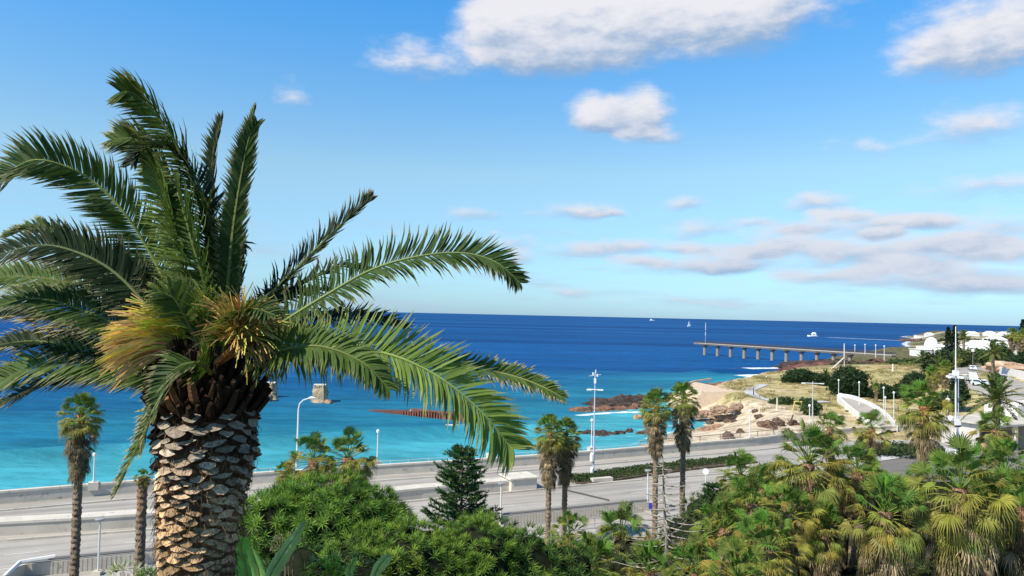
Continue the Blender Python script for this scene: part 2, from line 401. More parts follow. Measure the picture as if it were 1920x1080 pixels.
# swell crests running towards the beach
crest = 0
for pts, wd, hh in ((gl([(470, 838), (560, 833), (700, 824), (800, 818), (900, 812), (1000, 812)]), 2.2, 1.7),
                    (gl([(-100, 870), (200, 850), (420, 845)]), 2.4, 1.5),
                    (gl([(1310, 700), (1400, 694), (1500, 692)]), 5.0, 1.0),
                    (gl([(1300, 712), (1395, 707), (1500, 703)]), 4.0, .8),
                    (gl([(1120, 800), (1180, 792), (1260, 785)]), 1.5, .25)):
    crest = crest + hh * np.exp(-(segdist(X, Y, pts) / wd) ** 2)
Zs = wave + crest
fo = np.zeros(X.shape)
def foam(pts, wd, k=1.0):
    global fo
    fo = np.maximum(fo, k * np.exp(-(segdist(X, Y, gl(pts)) / wd) ** 2))
foam([(1398, 707), (1440, 706), (1500, 703)], 4.6, 1.35); foam([(1402, 694), (1440, 693), (1505, 690)], 4.2, 1.1); foam([(1310, 698), (1400, 693)], 2.6, .55); foam([(1300, 712), (1398, 708)], 1.8, .4)
foam([(1415, 712), (1470, 710), (1530, 705)], 4.5, .7)
foam([(1230, 626), (1480, 631), (1560, 633)], 16, .46); foam([(1560, 633), (1720, 640)], 20, .62); foam([(1640, 648), (1720, 648)], 9, .5); foam([(1575, 690), (1520, 697)], 5, .8)
foam([(1085, 778), (1140, 774), (1200, 773)], 1.6, .85); foam([(1135, 777), (1195, 768)], 1.4, .5); foam([(1120, 819), (1185, 818)], .9, .55); foam([(840, 796), (895, 795)], .8, .9)
foam([(1200, 806), (1240, 800), (1290, 797)], 2.0, .55); foam([(1230, 822), (1290, 808)], 1.8, .5); foam([(1075, 757), (1110, 745)], 1.0, .35)
fo = np.maximum(fo, .62 * np.exp(-((SD - 1.0) / 1.6) ** 2) * ss(-.4, .6, wob(X, Y, .12, 5)) * (Y < 700))
fo = np.maximum(fo, .7 * np.exp(-((SD - 2.0) / 6) ** 2) * (Y > 500))
shal = np.exp(-np.clip(SD, 0, None) / 34.0) * (Y < 300) + .9 * np.exp(-(R_ - 85).clip(0) / 130) * .8
shal = np.clip(shal, 0, 1)
m, t = newmat('sea_water'); out = nn(t, 'ShaderNodeOutputMaterial'); b = nn(t, 'ShaderNodeBsdfDiffuse'); gb = nn(t, 'ShaderNodeBsdfGlossy', ins={'Roughness': .22}); lw = nn(t, 'ShaderNodeLayerWeight', ins={'Blend': .5})
ge = nn(t, 'ShaderNodeNewGeometry'); a1 = nn(t, 'ShaderNodeAttribute', attribute_name='shallow'); a2 = nn(t, 'ShaderNodeAttribute', attribute_name='foam')
pos = ge.outputs['Position']
n1 = nn(t, 'ShaderNodeTexNoise', ins={'Scale': 1, 'Detail': 6, 'Roughness': .6}); t.links.new(vmth(t, 'MULTIPLY', pos, (.004, .016, 0)), n1.inputs['Vector'])
n2 = nn(t, 'ShaderNodeTexNoise', ins={'Scale': 1, 'Detail': 6, 'Roughness': .65}); t.links.new(vmth(t, 'MULTIPLY', pos, (.09, .30, 0)), n2.inputs['Vector'])
n4 = nn(t, 'ShaderNodeTexNoise', ins={'Scale': 1, 'Detail': 5, 'Roughness': .6}); t.links.new(vmth(t, 'MULTIPLY', pos, (.0006, .0035, 0)), n4.inputs['Vector'])
n3 = nn(t, 'ShaderNodeTexNoise', ins={'Scale': 1, 'Detail': 7, 'Roughness': .7}); t.links.new(vmth(t, 'MULTIPLY', pos, (.5, .9, 0)), n3.inputs['Vector'])
deep = mixc(t, sstep(t, n4.outputs['Fac'], .38, .62), (.002, .045, .165), (.005, .085, .265))
tq = mixc(t, sstep(t, n1.outputs['Fac'], .4, .62), (.022, .20, .285), (.010, .118, .225))
s2 = mth(t, 'ADD', a1.outputs['Fac'], mth(t, 'MULTIPLY', mth(t, 'SUBTRACT', n1.outputs['Fac'], .5), .55))
cw = mixc(t, sstep(t, s2, .0, .78), deep, tq)
cw = mixc(t, sstep(t, a1.outputs['Fac'], .80, 1.0), cw, (.06, .33, .40))
n5 = nn(t, 'ShaderNodeTexNoise', ins={'Scale': 1, 'Detail': 4, 'Roughness': .55, 'Distortion': .6}); t.links.new(vmth(t, 'MULTIPLY', pos, (.010, .075, 0)), n5.inputs['Vector'])
kk = mth(t, 'ADD', .30, mth(t, 'MULTIPLY', n2.outputs['Fac'], 1.15)); kk = mth(t, 'ADD', kk, mth(t, 'MULTIPLY', sstep(t, n5.outputs['Fac'], .40, .60), .18)); kk = mth(t, 'ADD', kk, mth(t, 'MULTIPLY', mth(t, 'SUBTRACT', n3.outputs['Fac'], .5), .5))  # lighter and darker colour bands painted in for the swell's shading
cs = vmth(t, 'SCALE', cw); t.links.new(kk, cs.node.inputs['Scale'])
ff = sstep(t, mth(t, 'ADD', a2.outputs['Fac'], mth(t, 'MULTIPLY', mth(t, 'SUBTRACT', n3.outputs['Fac'], .5), .9)), .42, .78)
cf = mixc(t, ff, cs, (.72, .78, .80)); t.links.new(cf, b.inputs['Color'])
b1 = nn(t, 'ShaderNodeBump', ins={'Strength': .9, 'Distance': .5}); t.links.new(n2.outputs['Fac'], b1.inputs['Height'])
b2 = nn(t, 'ShaderNodeBump', ins={'Strength': .7, 'Distance': .22}); t.links.new(n3.outputs['Fac'], b2.inputs['Height']); t.links.new(b1.outputs[0], b2.inputs['Normal'])
t.links.new(b2.outputs[0], b.inputs['Normal']); t.links.new(b2.outputs[0], gb.inputs['Normal'])
fr = mth(t, 'ADD', .02, mth(t, 'MULTIPLY', mth(t, 'POWER', lw.outputs['Facing'], 5.0), .06)); fr = mth(t, 'MULTIPLY', fr, mth(t, 'SUBTRACT', 1.0, ff))
mx = nn(t, 'ShaderNodeMixShader'); t.links.new(fr, mx.inputs[0]); t.links.new(b.outputs[0], mx.inputs[1]); t.links.new(gb.outputs[0], mx.inputs[2]); t.links.new(mx.outputs[0], out.inputs[0])
s = grid_mesh('sea', X, Y, Zs, m, {'shallow': shal, 'foam': fo}); tag(s, kind='structure')

# ------------------------------------------------------------------ roads and kerbs (setting)
def curve(pts, n=8):
    pts = [Vector((p[0], p[1], 0)) for p in pts]; out = []
    q = [pts[0] * 2 - pts[1]] + pts + [pts[-1] * 2 - pts[-2]]
    for i in range(1, len(q) - 2):
        for k in range(n):
            t = k / n; p0, p1, p2, p3 = q[i - 1:i + 3]
            out.append(.5 * ((2 * p1) + (p2 - p0) * t + (2 * p0 - 5 * p1 + 4 * p2 - p3) * t * t + (3 * p1 - p0 - 3 * p2 + p3) * t ** 3))
    out.append(pts[-1]); return [(v.x, v.y) for v in out]
WALL = curve([(-300, -58), (-118, 32), (-48, 70), (-36.8, 76), (-24.3, 81.7), (-15.5, 85.6), (3.2, 93.9), (26.3, 105.9), (37.3, 111.8), (47.3, 118.6), (58, 124.6), (68, 128.2), (80, 129)], 4)
NEAR = [(-33.2, 51.9), (-25.7, 54.9), (0.2, 66.6), (13.7, 72.6)]
def sheet(name, left, right, z, m_, kind='structure', zf=None):
    mb = MB(); n = len(left)
    vs = []
    for a, b_ in zip(left, right):
        vs += [(a[0], a[1], z + (zf(*a) if zf else 0)), (b_[0], b_[1], z + (zf(*b_) if zf else 0))]
    mb.add(vs, [(2 * i, 2 * i + 1, 2 * i + 3, 2 * i + 2) for i in range(n - 1)][::1])
    o = mb.build(name, m_); 
    return tag(o, kind=kind)
lft = WALL
rgt = [(p[0] + .3636 * 34, p[1] - .9316 * 34) if p[0] > -40 else (p[0] + 12, p[1] - 32) for p in WALL]
sheet('road', lft, rgt, 3.2, M_ROAD)
# dark asphalt of the side street in front of the buildings
sheet('side_street', [(30, 85), (49.5, 100.8), (71.5, 113.2), (84, 118.5), (96, 122)], [(36, 66), (52, 70), (72, 78), (90, 90), (104, 100)], 3.215, M_ASPH)
def strip(name, path, w, m_, dz, kind='structure'):
    l = []; r = []
    for i, p in enumerate(path):
        a = Vector(path[max(i - 1, 0)]); b_ = Vector(path[min(i + 1, len(path) - 1)]); t_ = (b_ - a).normalized()
        l.append((p[0] - t_.y * w / 2, p[1] + t_.x * w / 2)); r.append((p[0] + t_.y * w / 2, p[1] - t_.x * w / 2))
    return sheet(name, l, r, dz, m_, kind, hz)
strip('access_road', curve([(92, 112), (100, 134), (108, 152), (117, 178), (134, 214), (160, 256), (190, 300)], 8), 13, M_ROAD, .10)
strip('footpath', curve(gl([(1432, 722), (1408, 730), (1412, 741), (1445, 750), (1500, 754), (1552, 752)], 4.6), 6), 2.6, M_CONC, .12)
strip('footpath', curve([(49, 101.6), (60, 108.5), (72, 115), (86, 121)], 3), 2.4, M_CONC, .10)
def kerb(path, w=.3, h=.15, z=3.2, name='kerb'):
    mb = MB(); mb.sweep(path, [(0, z - .1), (0, z + h), (w, z + h), (w, z - .1)], (.50, .46, .39)); o = mb.build(name, M_CONC); return tag(o, kind='structure')
KL = [(-39.5, 59.2), (-29.7, 62.9), (-9.4, 74.1), (-6.7, 75.4), (-0.6, 78.2), (12, 84.5), (25.4, 90.2), (40, 97)]
kerb(KL)
# painted lane lines
lm = MB()
for offm in (-3.4, -6.9):
    for i in range(0, 26):
        a = Vector((-38, 59.6)) + Vector((.9063, .4226)) * (i * 4.0) + Vector((.4226, -.9063)) * (-offm - 0)
        if i % 2 == 0:
            lm.box(-1.1, 1.1, -.06, .06, 3.204, 3.206, (.62, .60, .56), rz=math.atan2(.4226, .9063), o=(a.x, a.y))
o = lm.build('lane_markings', M_WHITE); tag(o, kind='structure')
# low kerb between promenade and road, below the sea wall
path = [(p[0] + .3636 * 3.2, p[1] - .9316 * 3.2) for p in WALL[8:44]]
kerb(path, .25, .14)
# dark strip standing in for a pole's shadow across the road in front of the pair of palms
mb = MB(); a = G(1062, 920, 3.2); b_ = G(1142, 939, 3.2)
mb.tube([a + Vector((0, 0, .012)), b_ + Vector((0, 0, .012))], .13, 4, (.05, .045, .04)); o = mb.build('pole_shadow_strip', M_METAL); tag(o, kind='structure')

# ------------------------------------------------------------------ walls
CW = (.62, .56, .47); CF = (.54, .49, .41)
sw = empty('sea_wall', (WALL[20][0], WALL[20][1], 3.2), 'long pale concrete parapet wall with white coping along the sea side of the road', 'wall')
mb = MB(); mb.sweep(WALL, [(-.2, 0.2), (-.2, 4.22), (.2, 4.22), (.2, 0.2)], CF); mb.build('wall', M_CONC, sw)
mb = MB(); mb.sweep(WALL, [(-.27, 4.23), (-.27, 4.42), (.27, 4.42), (.27, 4.23)], CW); mb.build('coping', M_CONC, sw)
mb = MB()
for i, p in enumerate(WALL[10:48]):
    q = WALL[11 + i]
    for k in (0, .5):
        x, y = p[0] + (q[0] - p[0]) * k, p[1] + (q[1] - p[1]) * k
        nx, ny = -.42, .9
        mb.tube([(x + nx * .28, y + ny * .28, 4.4), (x + nx * .28, y + ny * .28, 4.72)], .035, 5, (.5, .5, .5))
rl = [Vector((p[0] - .42 * .28, p[1] + .9 * .28, 4.72)) for p in WALL[10:49]]
mb.tube(rl, .03, 5, (.5, .5, .5)); mb.build('handrail', M_METAL, sw)
# median parapet box
MP = [(-42.2, 60.9), (-36, 62.8), (-29.2, 65.3), (-18, 71.0), (-9, 76.0), (1.9, 81.2)]
mw = empty('median_wall', (-20, 70, 3.2), 'low concrete median wall with a wide white top ending beside the hedge', 'wall')
mb = MB(); mb.sweep(MP, [(-.75, 3.1), (-.75, 4.15), (.75, 4.15), (.75, 3.1)], CF); mb.build('wall', M_CONC, mw)
mb = MB(); mb.sweep(MP, [(-.83, 4.16), (-.83, 4.36), (.83, 4.36), (.83, 4.16)], (.60, .55, .47)); mb.build('coping', M_CONC, mw)
mb = MB(); mb.box(-1.5, 1.5, -1.35, 1.35, 3.1, 4.5, CW, rz=.43, o=(1.2, 80.8)); mb.box(-1.7, 1.7, -1.5, 1.5, 4.5, 4.65, (.62, .57, .49), rz=.43, o=(1.2, 80.8)); mb.build('end_block', M_CONC, mw)
# near wall with ribbed panels and a dark tube along the top, sloping return at the left end
nw = empty('roadside_wall', (-10, 62, 3.2), 'ribbed pale concrete parapet with a dark tube along its top on the near side of the road', 'wall')
NW = [(-33.2, 51.7)] + NEAR[1:]
mb = MB(); mb.sweep([(-33.0, 48.4)] + NW, [(-.12, 1.6), (-.12, 4.1), (.12, 4.1), (.12, 1.6)], CF)
L_ = 0
for a, b_ in zip(NW[:-1], NW[1:]):
    a = Vector(a); b_ = Vector(b_); n_ = int((b_ - a).length / .3); d_ = (b_ - a).normalized()
    for i in range(n_):
        c_ = a + d_ * (i * .3 + .15)
        mb.box(-.05, .05, -.05, .05, 1.6, 4.08, CF, rz=math.atan2(d_.y, d_.x), o=(c_.x + d_.y * .086, c_.y - d_.x * .086))
mb.build('panel', M_CONC, nw)
mb = MB(); mb.tube([(-33.2, 51.7, 4.28)] + [(p[0], p[1], 4.28) for p in NW[1:]], .11, 6, (.16, .155, .15)); mb.build('top_tube', M_METAL, nw)
mb = MB(); mb.tube([(-33.0, 48.0, 3.6), (-33.2, 51.2, 4.36), (-31.6, 52.5, 4.36)], .16, 6, (.8, .78, .74)); mb.build('end_rail', M_METAL, nw)
# lower walkway with hand rail on the near side
lw = empty('walkway_railing', (0, 62, 3.2), 'thin grey pipe railing along the lower walkway behind the twin palms', 'railing')
mb = MB(); rp = [Vector((a + .3636 * 3.4, b_ - .9316 * 3.4, 4.15)) for a, b_ in [(-26, 54.8), (-12, 61.2), (0, 66.6), (9, 70.5)]]
mb.tube(rp, .05, 5, (.36, .36, .36)); mb.tube([p - Vector((0, 0, .5)) for p in rp], .03, 5, (.36, .36, .36)); mb.build('rail', M_METAL, lw)
for i in range(12):
    t_ = i / 11 * 3; k = min(int(t_), 2); p = rp[k].lerp(rp[k + 1], t_ - k)
    mb = MB(); mb.tube([(p.x, p.y, 3.1), (p.x, p.y, 4.15)], .05, 5, (.36, .36, .36)); mb.build('post', M_METAL, lw)

# white walled curved ramp on the headland
ra = empty('white_ramp', (70, 145, 4.4), 'curved white walled ramp with lamp posts on the headland slope', 'ramp')
BACK = curve(gl([(1573, 746), (1600, 749), (1625, 756), (1652, 768), (1670, 780), (1682, 793)], 5), 4)
FRONT = curve(gl([(1570, 752), (1580, 761), (1592, 769), (1608, 779), (1628, 790), (1652, 801)], 4.6), 4)
FRONT2 = FRONT[:len(BACK)] if len(FRONT) >= len(BACK) else FRONT
mb = MB(); n = min(len(BACK), len(FRONT)); vs = []
for i in range(n):
    z_ = 5.3 - 1.6 * (i / (n - 1)) ** 1.3
    vs += [(*BACK[i], z_), (*FRONT[i], z_)]
mb.add(vs, [(2 * i, 2 * i + 1, 2 * i + 3, 2 * i + 2) for i in range(n - 1)], (.42, .38, .33)); mb.build('deck', M_CONC, ra)
for nm, pl in (('back_wall', BACK[:n]), ('front_wall', FRONT[:n])):
    mb = MB(); vs = []; fs = []
    for i, p in enumerate(pl):
        z_ = 5.3 - 1.6 * (i / (n - 1)) ** 1.3
        for dx, dz in ((-.12, -4), (-.12, .75), (.12, .75), (.12, -4)): vs.append((p[0] + dx, p[1], z_ + dz))
    for i in range(n - 1):
        for k in range(4): fs.append((i * 4 + k, (i + 1) * 4 + k, (i + 1) * 4 + (k + 1) % 4, i * 4 + (k + 1) % 4))
    fs += [(0, 1, 2, 3), tuple((n - 1) * 4 + k for k in (3, 2, 1, 0))]
    mb.add(vs, fs, (.80, .77, .72)); mb.build(nm, M_WHITE, ra)
mb = MB(); p = FRONT[8]; mb.box(-.12, .12, -.75, .75, 4.1, 4.5, (.02, .02, .02), rz=.3, o=(p[0] - .13, p[1])); mb.build('drain_opening', M_METAL, ra)
# concrete revetment at the tip of the headland
mb = MB(); T = [(45.6, 176, 4.6), (44.0, 190, 4.7), (50.5, 204, 4.7), (57, 181, 4.6)]; B_ = [(38.5, 170, -.6), (39.5, 189, -.6), (47.0, 207, -.6), (56.5, 171, 1.2)]
mb.add(T + B_, [(0, 3, 2, 1), (0, 1, 5, 4), (1, 2, 6, 5), (3, 0, 4, 7), (4, 5, 6, 7), (2, 3, 7, 6)], (.62, .47, .33)); o = mb.build('revetment', M_CONC)
tag(o, 'sloping beige concrete revetment at the tip of the grassy headland', 'wall')
mb = MB(); mb.sweep([(45.6, 176), (44, 190), (50.5, 204), (58, 214)], [(-.2, 4.5), (-.2, 5.0), (.2, 5.0), (.2, 4.5)], (.62, .52, .40)); o = mb.build('kerb_wall', M_CONC); tag(o, 'low beige kerb wall edging the seaward lawn of the headland', 'wall')
# rope / rail along the beach top
bt = empty('beach_fence', (30, 115, 3), 'thin rusty cable fence with short posts between road wall and beach', 'fence')
fp = [Vector((*G(a, b_, 4.2)[:2], 4.3)) for a, b_ in [(1200, 829), (1300, 820), (1400, 812), (1480, 804)]]
mb = MB(); mb.tube(fp, .05, 4, (.2, .17, .14)); mb.build('cable', M_RUST, bt)
for i in range(9):
    t_ = i / 8 * 3; k = min(int(t_), 2); p = fp[k].lerp(fp[k + 1], t_ - k)
    mb = MB(); mb.tube([(p.x, p.y, hz(p.x, p.y) - .2), (p.x, p.y, 4.35)], .09, 5, (.3, .26, .22)); mb.build('post', M_RUST, bt)

# ------------------------------------------------------------------ rocks
def rock_mesh(mb, c, r, seed, col, col2, sq=.6, sub=3):
    import bmesh
    bm = bmesh.new(); bmesh.ops.create_icosphere(bm, subdivisions=sub, radius=1.0)
    o = Vector((seed * 7.3, seed * 3.1, seed * 1.7)); vs = []
    for v in bm.verts:
        p = v.co.copy()
        q = p * 1.1 + o
        dv_ = noise.voronoi(q * 1.9)[0]; d2_ = noise.voronoi(q * 4.3)[0]
        k = .82 + .5 * noise.noise(q) + .55 * (dv_[1] - dv_[0]) + .28 * (d2_[1] - d2_[0]) + .12 * noise.noise(q * 9)
        vs.append((c[0] + p.x * k * r[0], c[1] + p.y * k * r[1], c[2] + p.z * k * r[2] * (1 if p.z > 0 else .6)))
    fs = [tuple(v.index for v in f.verts) for f in bm.faces]; cols = []
    for f in bm.faces:
        m_ = f.calc_center_median(); k = .5 + .8 * noise.noise(m_ * 2.2 + o); k = max(0, min(1, k))
        cols.append(tuple(a * (1 - k) + b_ * k for a, b_ in zip(col, col2)))
    mb.add(vs, fs, cols); bm.free()
RK = (.085, .055, .042); RK2 = (.21, .12, .08); RKD = (.035, .027, .025)
def outcrop(pts, width, height, n, label, c1=RK, c2=RK2, name='rock_outcrop', group=None, sub=3, seed=0):
    mb = MB(); q = random.Random(seed + 5)
    for i in range(n):
        t_ = (i + q.random()) / n * (len(pts) - 1); k = min(int(t_), len(pts) - 2)
        a = Vector(pts[k]).lerp(Vector(pts[k + 1]), t_ - k)
        w = q.uniform(.35, 1.0) * width
        x = a.x + q.gauss(0, .38) * width; y = a.y + q.gauss(0, .38) * width
        rock_mesh(mb, (x, y, a.z - .1 * height), (w * 1.3, w * q.uniform(.7, 1.1), height * q.uniform(.35, .85)), seed * 31 + i, c1, c2, sub=sub)
    o = mb.build(name, M_ROCK); return tag(o, label, 'rock', group)
def gp(l, z=0): return [tuple(G(a, b_, z)) for a, b_ in l]
outcrop(gp([(1135, 762), (1175, 757), (1240, 750)], -.2), 4.2, 2.6, 22, 'long dark brown rock ridge in the sea behind the tall slim mast', RKD, RK, seed=1)
outcrop(gp([(1080, 772), (1115, 771), (1160, 768), (1215, 765)], -.2), 2.8, 1.5, 26, 'reddish brown rocks in front of the dark ridge in the sea', RK, (.26, .13, .075), seed=2)
outcrop(gp([(1090, 815), (1130, 818), (1180, 813)], -.3), 1.7, 1.3, 16, 'low dark rock lying in shallow water just beyond the road wall', RKD, RK, seed=3)
outcrop(gp([(1204, 812), (1236, 816)], -.1), 1.6, 1.0, 9, 'small brown rocks in the shallows between the two palm pairs', RK, RK2, seed=4)
outcrop(gp([(1205, 786), (1228, 788)], -.1), 1.4, 1.4, 8, 'ochre rocks at the water edge left of the taller palm pair', RK2, (.45, .28, .12), seed=14)
outcrop(gp([(1296, 740), (1330, 733), (1352, 727)], 0), 4.6, 2.5, 26, 'reddish rocks along the seaward foot of the grassy headland', RKD, (.33, .14, .08), seed=5)
outcrop(gp([(1368, 722), (1395, 718), (1405, 717)], 0), 3.4, 2.0, 12, 'dark rocks at the far seaward tip of the grassy headland', RKD, RK2, seed=6)
outcrop(gp([(1440, 716), (1470, 714)], 1.0), 1.6, 1.2, 6, 'small pink rocks on the sand beside the curving footpath', RK2, (.5, .33, .24), seed=7)
outcrop(gp([(1495, 699), (1530, 694), (1590, 689), (1650, 684)], 1.2), 7, 3.6, 60, 'wide dark red rock platform under the landward end of the pier', RKD, (.20, .08, .06), seed=8)
outcrop(gp([(1500, 688), (1560, 681), (1620, 677)], 1), 9, 3.2, 26, 'black rocks at the foot of the last pier pillars', RKD, RK, seed=9)
outcrop(gp([(1462, 634.5), (1480, 635)], -.4), 7, 1.3, 5, 'flat dark reef breaking the surface far beyond the pier', RKD, RKD, seed=10, sub=2)
outcrop(gp([(1700, 640), (1730, 640)], 0), 10, 5, 8, 'brown reef at the tip of the far spit', RKD, RK2, seed=11, sub=2)
outcrop(gp([(1306, 778), (1330, 776), (1350, 782), (1372, 785)], 1.4), 1.25, 1.1, 30, 'jagged orange brown boulders at the foot of the beige revetment', (.22, .13, .08), (.42, .29, .19), seed=12)
outcrop(gp([(1342, 768), (1362, 770), (1384, 762)], 3.2), 1.0, 1.3, 26, 'tilted orange slabs in the bank below the lawn', (.24, .15, .10), (.44, .31, .21), seed=13)
outcrop(gp([(1320, 806), (1345, 800), (1370, 802), (1392, 806)], .3), 1.4, .8, 18, 'scattered brown stones on the sand near the road wall', RK2, (.45, .28, .17), seed=15)
outcrop(gp([(1230, 824), (1300, 818), (1345, 812)], .1), 1.3, .5, 14, 'flat stones awash along the beach edge', RK2, (.40, .30, .22), seed=16)
q = random.Random(3)
for i, (px, py, s_, lb) in enumerate([(1352, 788, .8, 'dark boulder on the pale sand, leftmost of three below the orange slabs'), (1364, 791, .7, 'dark boulder on the pale sand, middle of three below the orange slabs'), (1376, 791, .6, 'dark boulder on the pale sand, rightmost of three below the orange slabs'), (1440, 800, 1.5, 'large dark boulder in the sandy bank right of the white lamp post'), (1461, 797, 1.0, 'medium dark boulder beside the largest one in the sandy bank'),
                           (1455, 788, .6, 'small dark stone near the top of the sandy bank'), (1422, 785, .8, 'brown stone half buried where the sand meets the lawn'), (1487, 795, .9, 'dark stone beside the driftwood stump'), (1416, 773, .7, 'pale boulder at the lawn edge above the sand'), (1366, 823, 1.1, 'dark red boulder just behind the road wall'),
                           (1332, 795, .8, 'orange stone at the waterline on the beach'), (1388, 811, .7, 'grey brown stone on the sand close behind the road wall')]):
    z_ = 3.0
    for _ in range(4):
        p = G(px, py, z_); z_ = hz(p.x, p.y)
    mb = MB(); rock_mesh(mb, (p.x, p.y, z_ + .1 * s_), (s_, s_ * .8, s_ * .75), 100 + i, RK, RK2 if i % 2 else (.12, .08, .06)); o = mb.build('boulder', M_ROCK); tag(o, lb, 'boulder', 'boulders on the beach')

# ------------------------------------------------------------------ fan palms (robust trunk, folded fans, dead skirt)
def fan(mb, base, d, up, petl, Rr, q, col, droop=.35, nseg=22, spread=2.0, petc=None):
    d = d.normalized(); side = d.cross(up).normalized(); n_ = side.cross(d).normalized()
    bend = Vector((0, 0, -1)) * droop
    p1 = base + d * petl * .5 + Vector((0, 0, -.04 * petl)); d2 = (d + bend * .5).normalized(); hub = p1 + d2 * petl * .5
    mb.tube([base, p1, hub], [.018, .014, .010], 3, petc or tuple(c * 1.3 for c in col), cap=False)
    n2 = side.cross(d2).normalized()
    f1 = q.uniform(-.25, .25); side2 = (side + n2 * f1).normalized(); n2 = side2.cross(d2).normalized()
    vs = [hub]; fs = []; cs = []
    for i in range(nseg):
        a = (i / (nseg - 1) - .5) * 2 * spread
        r = Rr * (1 - .28 * (abs(a) / spread) ** 2) * q.uniform(.9, 1.06)
        dr = d2 * math.cos(a) + side2 * math.sin(a)
        w = r * spread * .84 / nseg
        pe = (side2 * math.cos(a) - d2 * math.sin(a))
        cup = n2 * (.16 * r * (1 if True else 0))
        m1 = hub + dr * r * .55 + cup * .7 + bend * r * .10
        t1 = hub + dr * r * .82 + cup * .5 + bend * r * .38 + pe * q.uniform(-.03, .03)
        t2 = hub + dr * r * (1 - .2 * droop) + bend * r * (.62 + droop * .5) + pe * q.uniform(-.06, .06)
        b0 = len(vs)
        vs += [m1 - pe * w * .62, m1 + n2 * w * .45, m1 + pe * w * .62, t1 - pe * w * .22, t1 + pe * w * .22, t2]
        fs += [(0, b0, b0 + 1), (0, b0 + 1, b0 + 2), (b0, b0 + 3, b0 + 4, b0 + 1), (b0 + 1, b0 + 4, b0 + 2), (b0 + 3, b0 + 5, b0 + 4)]
        k = q.uniform(.5, 1.3); c1 = tuple(c * k for c in col); tipc = tuple(c * .7 + e * .3 for c, e in zip(c1, (.30, .25, .10)))
        cs += [c1, c1, c1, c1, tipc]
    mb.add(vs, fs, cs)
def fanpalm_protos(seed, Rr=.62, pet=.85, ngreen=34, nyel=14, ndry=34, skirt=2.2, lean=0.0, deep=False):
    q = random.Random(seed); g_ = MB(); dry = MB()
    GA = 2.39996
    for i in range(ngreen + nyel):
        t_ = i / (ngreen + nyel)
        el_ = R(86) - R(116) * t_ ** .8 + q.uniform(-.28, .28); a = i * GA + q.uniform(-.3, .3)
        d = Vector((math.cos(a) * math.cos(el_), math.sin(a) * math.cos(el_), math.sin(el_)))
        d = (d + Vector((-.10, .0, 0))).normalized()
        up = Vector((0, 0, 1)) if abs(d.z) < .95 else Vector((math.cos(a), math.sin(a), 0)) * -1
        if i < ngreen * .5: c = (.085 + .07 * q.random(), .155 + .08 * q.random(), .035)
        elif i < ngreen: c = (.15 + .13 * q.random(), .195 + .08 * q.random(), .045)
        else: c = (.19 + .12 * q.random(), .21 + .07 * q.random(), .055)
        if deep: c = tuple(v * .75 for v in c)
        fan(g_, Vector((0, 0, -.35 * t_)) + d * .1, d, (up + Vector((q.uniform(-.5, .5), q.uniform(-.5, .5), 0))).normalized(), pet * q.uniform(.6, 1.2), Rr * q.uniform(.7, 1.12), q, c, droop=.15 + .8 * t_ * q.uniform(.5, 1.5), spread=q.uniform(1.2, 1.9))
    for i in range(ndry):
        t_ = (i + .5) / ndry; a = i * GA + q.uniform(-.4, .4); el_ = R(-5) - R(62) * min(1, t_ * 1.25) + q.uniform(-.25, .25)
        d = Vector((math.cos(a) * math.cos(el_), math.sin(a) * math.cos(el_), math.sin(el_)))
        k = q.uniform(.35, 1.5); c = (.30 * k, .23 * k, .135 * k)
        if t_ < .25 and q.random() < .5: c = (.24 * k, .22 * k, .08 * k)
        fan(dry, Vector((0, 0, -.3 - skirt * .62 * t_)) + Vector((math.cos(a), math.sin(a), 0)) * .1, d, Vector((0, 0, 1)), max(.5, pet * .8 * (1 - .45 * t_)) * q.uniform(.7, 1.15), Rr * .9 * q.uniform(.7, 1.15), q, c, droop=q.uniform(.35, .9), nseg=13, spread=1.35)
    return g_.mesh('crown', M_LEAF), dry.mesh('dead_leaves', M_DRY)
PROTO = [fanpalm_protos(21, Rr=.6, ngreen=38), fanpalm_protos(22, Rr=.66, pet=.95, ngreen=38, nyel=14, ndry=60, skirt=3.2), fanpalm_protos(23, Rr=.62, pet=.85, ngreen=40, nyel=12, ndry=40, skirt=2.6), fanpalm_protos(24, Rr=.55, ngreen=50, nyel=24, ndry=120, skirt=4.0, pet=.75), fanpalm_protos(25, Rr=.6, pet=.95, ngreen=36, nyel=18, ndry=34, skirt=2.0)]
def palm_trunk(h, r0, r1, seed, red=.0, shaggy=True, lean=(0, 0)):
    mb = MB(); q = random.Random(seed); n = max(8, int(h / .16)); ns_ = 11; vs = []; fs = []; cs = []
    for i in range(n + 1):
        t_ = i / n; r = (r0 + (r1 - r0) * t_) * (1 + (.09 if i % 2 else -.05)) ; 
        cx = lean[0] * (1 - t_) ** 1.5; cy = lean[1] * (1 - t_)
        for k in range(ns_):
            a = 2 * math.pi * (k + .5 * (i % 2)) / ns_; rr_ = r * (1 + q.uniform(-.1, .1))
            vs.append((cx + math.cos(a) * rr_, cy + math.sin(a) * rr_, h * t_))
    for i in range(n):
        for k in range(ns_):
            fs.append((i * ns_ + k, i * ns_ + (k + 1) % ns_, (i + 1) * ns_ + (k + 1) % ns_, (i + 1) * ns_ + k))
            v = q.uniform(.7, 1.25); rd = red * max(0, (i / n - .6) / .4)
            cs.append(((.235 + .12 * rd) * v, (.175 - .03 * rd) * v, (.12 - .05 * rd) * v))
    mb.add(vs, fs, cs); return mb.mesh('trunk', M_BARK)
